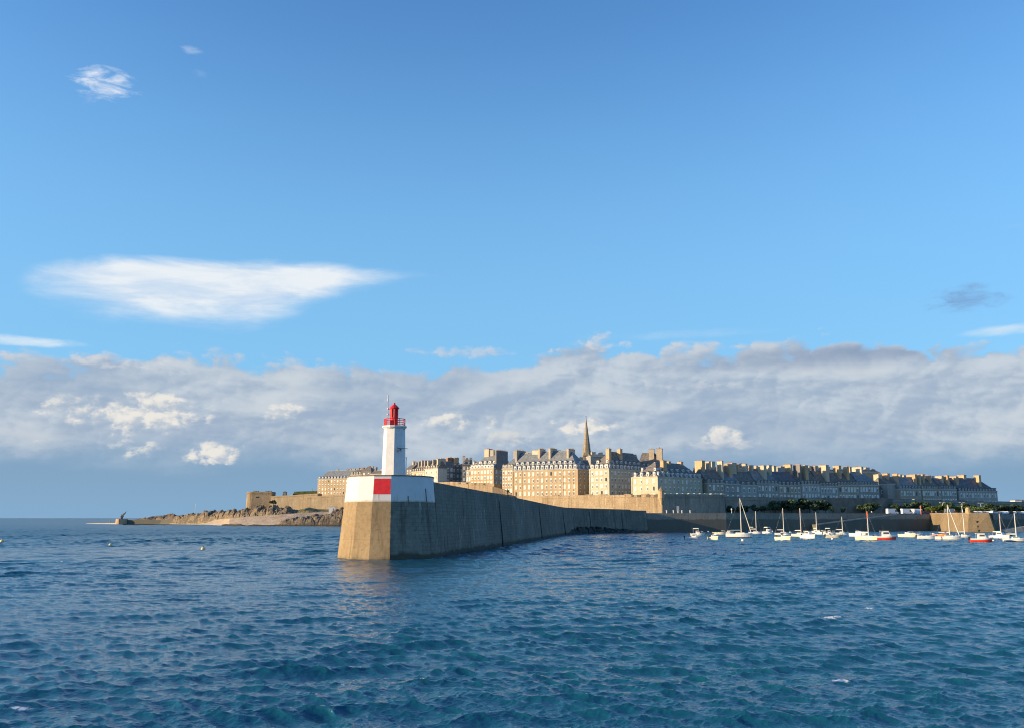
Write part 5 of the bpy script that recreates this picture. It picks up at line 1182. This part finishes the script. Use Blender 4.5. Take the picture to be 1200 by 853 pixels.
motorboat("red hulled white wheelhouse boat under the right edge of the lit bastion", 1149.5, 634.3, 23, 6.4, color="hull_red", stripe="gelcoat", low="hull_red", cab="wheel", cabh=1.2, extra="aerial")
sailboat("small white boat with a mast and tall cabin right of the lit bastion", 1171.5, 630.5, 15, 601.5, 6.0, tall_cabin=True, mastc="mast_pink")
sailboat("white sailing boat at the far right end of the fleet", 1189, 634, 22, 600.5, 7.2)
motorboat("dark dinghy drawn up near the little ramp at the right", 1180, 627.2, 9, 4.0, color="rubber", cab="open")
def buoy(label, px, py, r_, mat="buoy_white", group="mooring buoys"):
    x, y = ground(px, py); t_ = thing("buoy", label, "buoy", (x, y, 0.0), 0, group)
    mb = MB(); n = 8; mb.lathe([(r_*math.sin(math.pi*k_/n)+0.001, r_*0.35-r_*math.cos(math.pi*k_/n)) for k_ in range(n+1)], 12, M[mat]); mb.build("float", t_, True)
    mb = MB(); mb.bar((0,0,r_*1.3),(0,0,r_*1.6),r_*0.16,M["dark_metal"],6); mb.bar((-r_*.2,0,r_*1.65),(r_*.2,0,r_*1.65),r_*0.06,M["dark_metal"],5); mb.build("mooring_eye", t_)
buoy("yellowish buoy at the extreme left edge of the water", 2.5, 634.5, 0.5, "buoy_yellow")
buoy("pale yellow buoy under the far jetty end", 129.5, 639, 0.42, "buoy_yellow")
buoy("yellow and white buoy in open water between jetty and breakwater head", 238, 644, 0.45, "buoy_yellow")
buoy("small white buoy right of the leftmost boats", 830, 623.3, 0.45)
buoy("round white buoy just below the tallest sailing boat", 870.5, 633.5, 0.45)
buoy("white buoy at the bow of the boat with the cockpit canopy", 891.7, 624.8, 0.42)
buoy("upper one of two white buoys right of the straight white mast", 926.2, 623.8, 0.4)
buoy("lower one of two white buoys right of the straight white mast", 926.2, 626.8, 0.42)
buoy("white buoy under the long low open boat", 975.5, 631.5, 0.38)
buoy("white buoy at the bow of the short masted boat", 994, 625.8, 0.38)
buoy("white buoy at the red bow of the big red hulled boat", 1049.2, 631.5, 0.5)
buoy("white buoy below the mast with the furled foresail near the lit bastion", 1123, 631.8, 0.38)
buoy("white buoy at the bow of the right hand red hulled boat", 1160.5, 634.2, 0.4)
buoy("bluish white buoy farther right of the right hand red hulled boat", 1164, 633.6, 0.32)
buoy("tiny dark buoy alone left of the fleet before the dark rocks", 766, 633.8, 0.25, "rubber")
buoy("pale buoy between the two boats near the small ramp", 1176, 632, 0.3)
# ------------------------------------------------------------ trees, cars, lamps, people on the quay
def crown_mesh(rx, ry, rz, n, mat, seed, leaf=0.42, flat=0.2):
    rd = np.random.default_rng(seed); V = []; F = []
    nb = 9; cen = rd.normal(size=(nb,3)); cen /= np.linalg.norm(cen,axis=1)[:,None]; cen *= rd.uniform(0.25,0.8,size=(nb,1)); rad = rd.uniform(0.3,0.55,size=nb)
    for i in range(n):
        k_ = rd.integers(nb); d = rd.normal(size=3); d /= np.linalg.norm(d); p = cen[k_]+d*rad[k_]*rd.uniform(0.65,1.05)
        p = p*np.array([rx,ry,rz])
        a = rd.normal(size=3); a /= np.linalg.norm(a); b = np.cross(a, rd.normal(size=3)); b /= np.linalg.norm(b); s_ = leaf*rd.uniform(0.6,1.3); b0 = len(V)
        V += [tuple(p-a*s_-b*s_*0.5), tuple(p+a*s_*0.2-b*s_*0.7), tuple(p+a*s_), tuple(p-a*s_*0.2+b*s_*0.7)]; F.append((b0,b0+1,b0+2,b0+3))
    me = bpy.data.meshes.new("crown"); me.from_pydata(V, [], F); me.materials.append(mat); return me
CR = [crown_mesh(3.6,3.2,2.3,1500,M["leaf"],i) for i in range(3)]+[crown_mesh(3.8,3.4,2.2,1500,M["leaf_sunlit"],9)]
def trunk_mesh():
    mb = MB(); mb.bar((0,0,-0.5),(0.1,0,2.6),0.22,M["bark"],7,0.14)
    for i in range(5):
        a = i*1.3; mb.bar((0.1,0,1.8+0.15*i),(0.1+1.8*math.cos(a),1.8*math.sin(a),3.6+0.2*i),0.1,M["bark"],5,0.03)
    return mb.mesh("trunk")
TR = trunk_mesh()
def tree(label, px, Y, ytop, w, kind, z0=None, name="tree", cat="tree", group="trees on the quay"):
    z = QZ if z0 is None else z0; h = zat(ytop, Y)-z; s_ = h/6.0
    t_ = thing(name, label, cat, (at(px, Y), Y, z), random.uniform(0,6), group)
    c_ = link("crown", CR[kind], t_, (0,0,h-2.3*s_)); c_.scale = (w/6.6, w/6.6, s_)
    k_ = link("trunk", TR, t_); k_.scale = (s_,s_,s_)
TL = [("dark rounded tree at the left end of the big green mass", 908,438,587,7,0),("tall dark tree second in the big green mass", 917,442,585.5,8,1),("broad dark tree third in the big green mass", 927,440,585,8.5,2),
 ("bushy dark tree in the middle of the big green mass", 938,443,584.5,9,0),("rounded dark tree right of the middle of the green mass", 948,442,585,8.5,1),("dark tree near the right end of the green mass", 958,444,585.5,8,2),("low dark tree closing the green mass on the right", 967,446,588,6,0),
 ("small slim dark tree standing alone before the wall", 974.5,441,592,2.6,1),("second slim dark tree right of the lone one", 987,443,594,2.4,2),
 ("dark spreading tree above the mast with the red flag", 1014,455,588.5,8,1),("dark tree touching the spreading one on its right", 1022,458,589.5,8,0),
 ("dark tree behind the left white van", 1049,465,590,7.5,2),("dark tree above the group of white vans", 1062,468,588.5,8.5,1),("dark tree right above the white vans", 1073,470,588,8,0),("dark tree left of the first sunlit crown", 1083,472,587.5,8,2),
 ("sunlit topped tree left of the tall mast", 1097,452,591,9.5,3),("sunlit topped tree right behind the tall mast", 1108,451,591,10,3),("sunlit topped tree at the left of the second lit group", 1122,451,592,6,3),
 ("sunlit tree behind the lit bastion, left one", 1135,450,592.5,9,3),("sunlit tree behind the lit bastion, right one", 1147,450,593,9,3),
 ("dark tree above the row of cars, leftmost", 1158,462,590.5,9,0),("dark tree above the row of cars, second", 1168,464,590.5,9,1),("dark tree above the row of cars, third", 1178,466,591.5,9,2),("dark tree above the row of cars, fourth", 1188,468,591.5,9,0),("dark tree above the row of cars at the picture edge", 1198,470,592,9,1),
 ("dark tree low behind the lamps near the end house", 1110,486,588,8,2),("dark tree low behind the second lamp", 1133,490,588.5,9,1)]
for a in TL: tree(*a)
for i, (lab, px, yt, w) in enumerate([("small dark bush at the rampart foot, leftmost", 856,592.5,4.2),("small dark bush at the rampart foot, second", 865,592.5,3.2),("wide dark bush at the rampart foot left of its gap", 873,592,4),("wide dark bush at the rampart foot below the pale chimney house", 884,591.5,5),("last low bush before the green mass", 895,591.5,5.2)]):
    tree(lab, px, 431, yt, w, i%3, None, "bush", "bush", "bushes at the rampart foot")
tree("lone small green tree on the rocks right of the round tower", 320.5, 752, 585, 5.5, 1, zat(592.5,752), "tree", "tree", None)
def car(label, px, Y, paint, yaw, van=False):
    t_ = thing("van" if van else "car", label, "van" if van else "car", (at(px,Y), Y, QZ), yaw, "white vans on the quay" if van else "cars parked along the quay")
    mb = MB(); Lc, wc = (5.6,2.0) if van else (4.3,1.75)
    if van:
        mb.frustum((-2.8,2.8,-1,1),(-2.8,2.75,-1,1),0.35,1.1,M[paint]); mb.frustum((-2.8,2.3,-1,1),(-2.75,1.5,-0.9,0.9),1.1,2.7,M[paint])
    else:
        mb.frustum((-2.15,2.15,-.87,.87),(-2.05,2.1,-.87,.87),0.3,0.85,M[paint]); mb.frustum((-1.9,1.2,-.83,.83),(-1.35,0.4,-.66,.66),0.85,1.45,M[paint])
    mb.build("body", t_)
    mb = MB()
    if van:
        mb.frustum((1.0,2.2,-1.02,1.02),(1.0,1.65,-0.96,0.96),1.2,2.2,M["glass"])
    else: mb.frustum((-1.75,1.08,-.85,.85),(-1.42,0.55,-.72,.72),0.92,1.34,M["glass"])
    mb.build("side_window", t_)
    for x_ in (-Lc*0.31, Lc*0.31):
        for s_ in (-1,1):
            mb = MB(); mb.bar((x_, s_*(wc/2-0.2), 0.33), (x_, s_*(wc/2+0.01), 0.33), 0.33, M["rubber"], 10); mb.bar((x_, s_*(wc/2), 0.33), (x_, s_*(wc/2+0.03), 0.33), 0.18, M["steel"], 8); mb.build("wheel", t_)
    for s_ in (-1,1):
        mb = MB(); mb.box(Lc/2-0.12, Lc/2+0.02, s_*0.6-0.15, s_*0.6+0.15, 0.6, 0.78, M["sash"]); mb.build("headlight", t_)
cars = [(1137,"car_black"),(1141.5,"car_white"),(1146,"car_white"),(1150.5,"car_grey"),(1155,"car_white"),(1160.5,"car_white"),(1165,"car_red"),(1169,"car_grey"),(1173.5,"car_white"),(1178,"car_white"),(1183,"car_black"),(1187,"car_white"),(1192,"car_grey"),(1196.5,"car_white")]
ordn = ["first","second","third","fourth","fifth","sixth","seventh","eighth","ninth","tenth","eleventh","twelfth","thirteenth","fourteenth"]
cn = {"car_black":"black","car_white":"white","car_grey":"silver grey","car_red":"dark red"}
for i, (px, p_) in enumerate(cars): car(f"{cn[p_]} car, {ordn[i]} from the left in the row on the right hand quay", px, 421+(px-1137)*0.4, p_, R(62 if i%2 else 80)+random.uniform(-.1,.1))
car("white car nearest the quay edge above the right side of the lit bastion", 1164.5, 407, "car_white", R(15))
car("white box van alone left of the other vans", 1044.5, 441, "car_white", R(12), True)
car("white van at the left of the pair on the quay", 1061.5, 441, "car_white", R(10), True)
car("white van at the right of the pair on the quay", 1068, 446, "car_white", R(70), True)
car("tall white van parked behind the right end of the vans", 1075, 449, "car_white", R(5), True)
car("dark red car between the vans and the sunlit trees", 1084, 447, "car_red", R(8))
car("pale van half hidden under the first sunlit tree", 1113, 441, "car_grey", R(5), True)
for i, (lab, px, Y, ytop) in enumerate([("street lamp with white head left of the tall mast", 1104,470,588.3),("street lamp with white head over the second lit trees", 1127,474,588.6),("street lamp with white head near the right end house", 1149,478,589.2)]):
    z0 = QZ; h = zat(ytop, Y)-z0; t_ = thing("street_lamp", lab, "street lamp", (at(px,Y),Y,z0), 0, "quay street lamps")
    mb = MB(); mb.bar((0,0,0),(0,0,h),0.13,M["steel"],7,0.08); mb.build("pole", t_)
    mb = MB(); mb.bar((-1.2,0,h),(1.2,0,h),0.06,M["steel"],5); [mb.box(x_-0.45,x_+0.45,-0.18,0.18,h-0.04,h+0.2,M["white_paint"]) for x_ in (-1.0,1.0)]; mb.build("lamp_head", t_)
t_ = thing("street_lamp", "lamp post rising just behind the lit bastion", "street lamp", (at(1126.5,425),425,QZ), 0, "quay street lamps")
mb = MB(); h = zat(594,425)-QZ; mb.bar((0,0,0),(0,0,h),0.12,M["steel"],7,0.08); mb.build("pole", t_); mb = MB(); mb.lathe([(0.1,h),(0.3,h+0.15),(0.28,h+0.4),(0.05,h+0.55)],8,M["white_paint"]); mb.build("lamp_head", t_)
t_ = thing("information_board", "tall white sign board standing on the quay below the corner rampart", "sign", (at(794.5,400),400.5,QZ-0.0), R(8))
mb = MB(); h = zat(592.5,400)-QZ; mb.box(-0.5,0.5,-0.08,0.08,h-2.0,h,M["white_paint"]); mb.build("board", t_)
for s_ in (-1,1): mb = MB(); mb.bar((s_*0.35,0,0),(s_*0.35,0,h-2.0),0.08,M["steel"],5); mb.build("post", t_)
for i, (px, lab) in enumerate([(781,"white mooring post, leftmost on the quay below the turret"),(789,"white mooring post left of the tall white board"),(799,"white mooring post right of the tall white board"),(808.5,"white mooring post farthest right of the four near the board")]):
    mb = MB(); mb.lathe([(0.28,0),(0.24,0.8),(0.36,0.85),(0.36,1.1),(0.2,1.25)],8,M["white_paint"]); tag(mb.build("bollard", None, loc=(at(px,397.4+(px-757)*.054),397.6+(px-757)*.054,QZ+0.35)), lab, "bollard", "white posts on the quay edge")
mb = MB(); mb.lathe([(0.16,0),(0.12,1.2),(0.34,1.4),(0.34,1.9),(0.1,2.1)],8,M["white_paint"]); tag(mb.build("harbour_light", None, loc=(at(857,402.3),402.3,QZ+0.35)), "small white harbour light on the quay edge left of the bushes", "light")
for i, (px, Y, lab, c_) in enumerate([(1020.5,441,"person in pale clothes on the quay right of the red flag mast","cloth_pale"),(1055,441,"person in dark clothes between the white vans","cloth_dark"),(1091,439.5,"person in red at the quay edge left of the tall mast","hull_red"),(1096,439.5,"person in pale clothes at the quay edge under the sunlit tree","cloth_pale"),(1118,416,"person in orange on the bastion left of the little stone pillar","orange"),(1131,402,"person in pale clothes on the bastion right of the stone pillar","cloth_pale")]):
    person("person", lab, at(px,Y), Y, QZ+(0.5 if px > 1110 else 0.0), 1.75, random.uniform(0,6), M[c_], M["cloth_dark"], 0.15)
mb = MB(); mb.lathe([(1.1,0),(1.0,1.6),(1.15,1.7),(0.5,2.5)],10,M["chimney_ochre"]); tag(mb.build("stone_pillar", None, loc=(at(1134.5,398.5),399.5,QZ+0.3)), "short sunlit stone pillar on the corner of the lit bastion", "pillar")
mb = MB(); mb.bar((0,0,0),(0,0,3.2),0.18,M["orange"],7,0.16); mb.lathe([(0.4,3.2),(0.4,3.7),(0.1,4.2)],8,M["orange"]); tag(mb.build("channel_post", None, loc=(at(1079,436.5),437.2,QZ+0.0)), "thin reddish post on the quay edge right of the vans", "post")
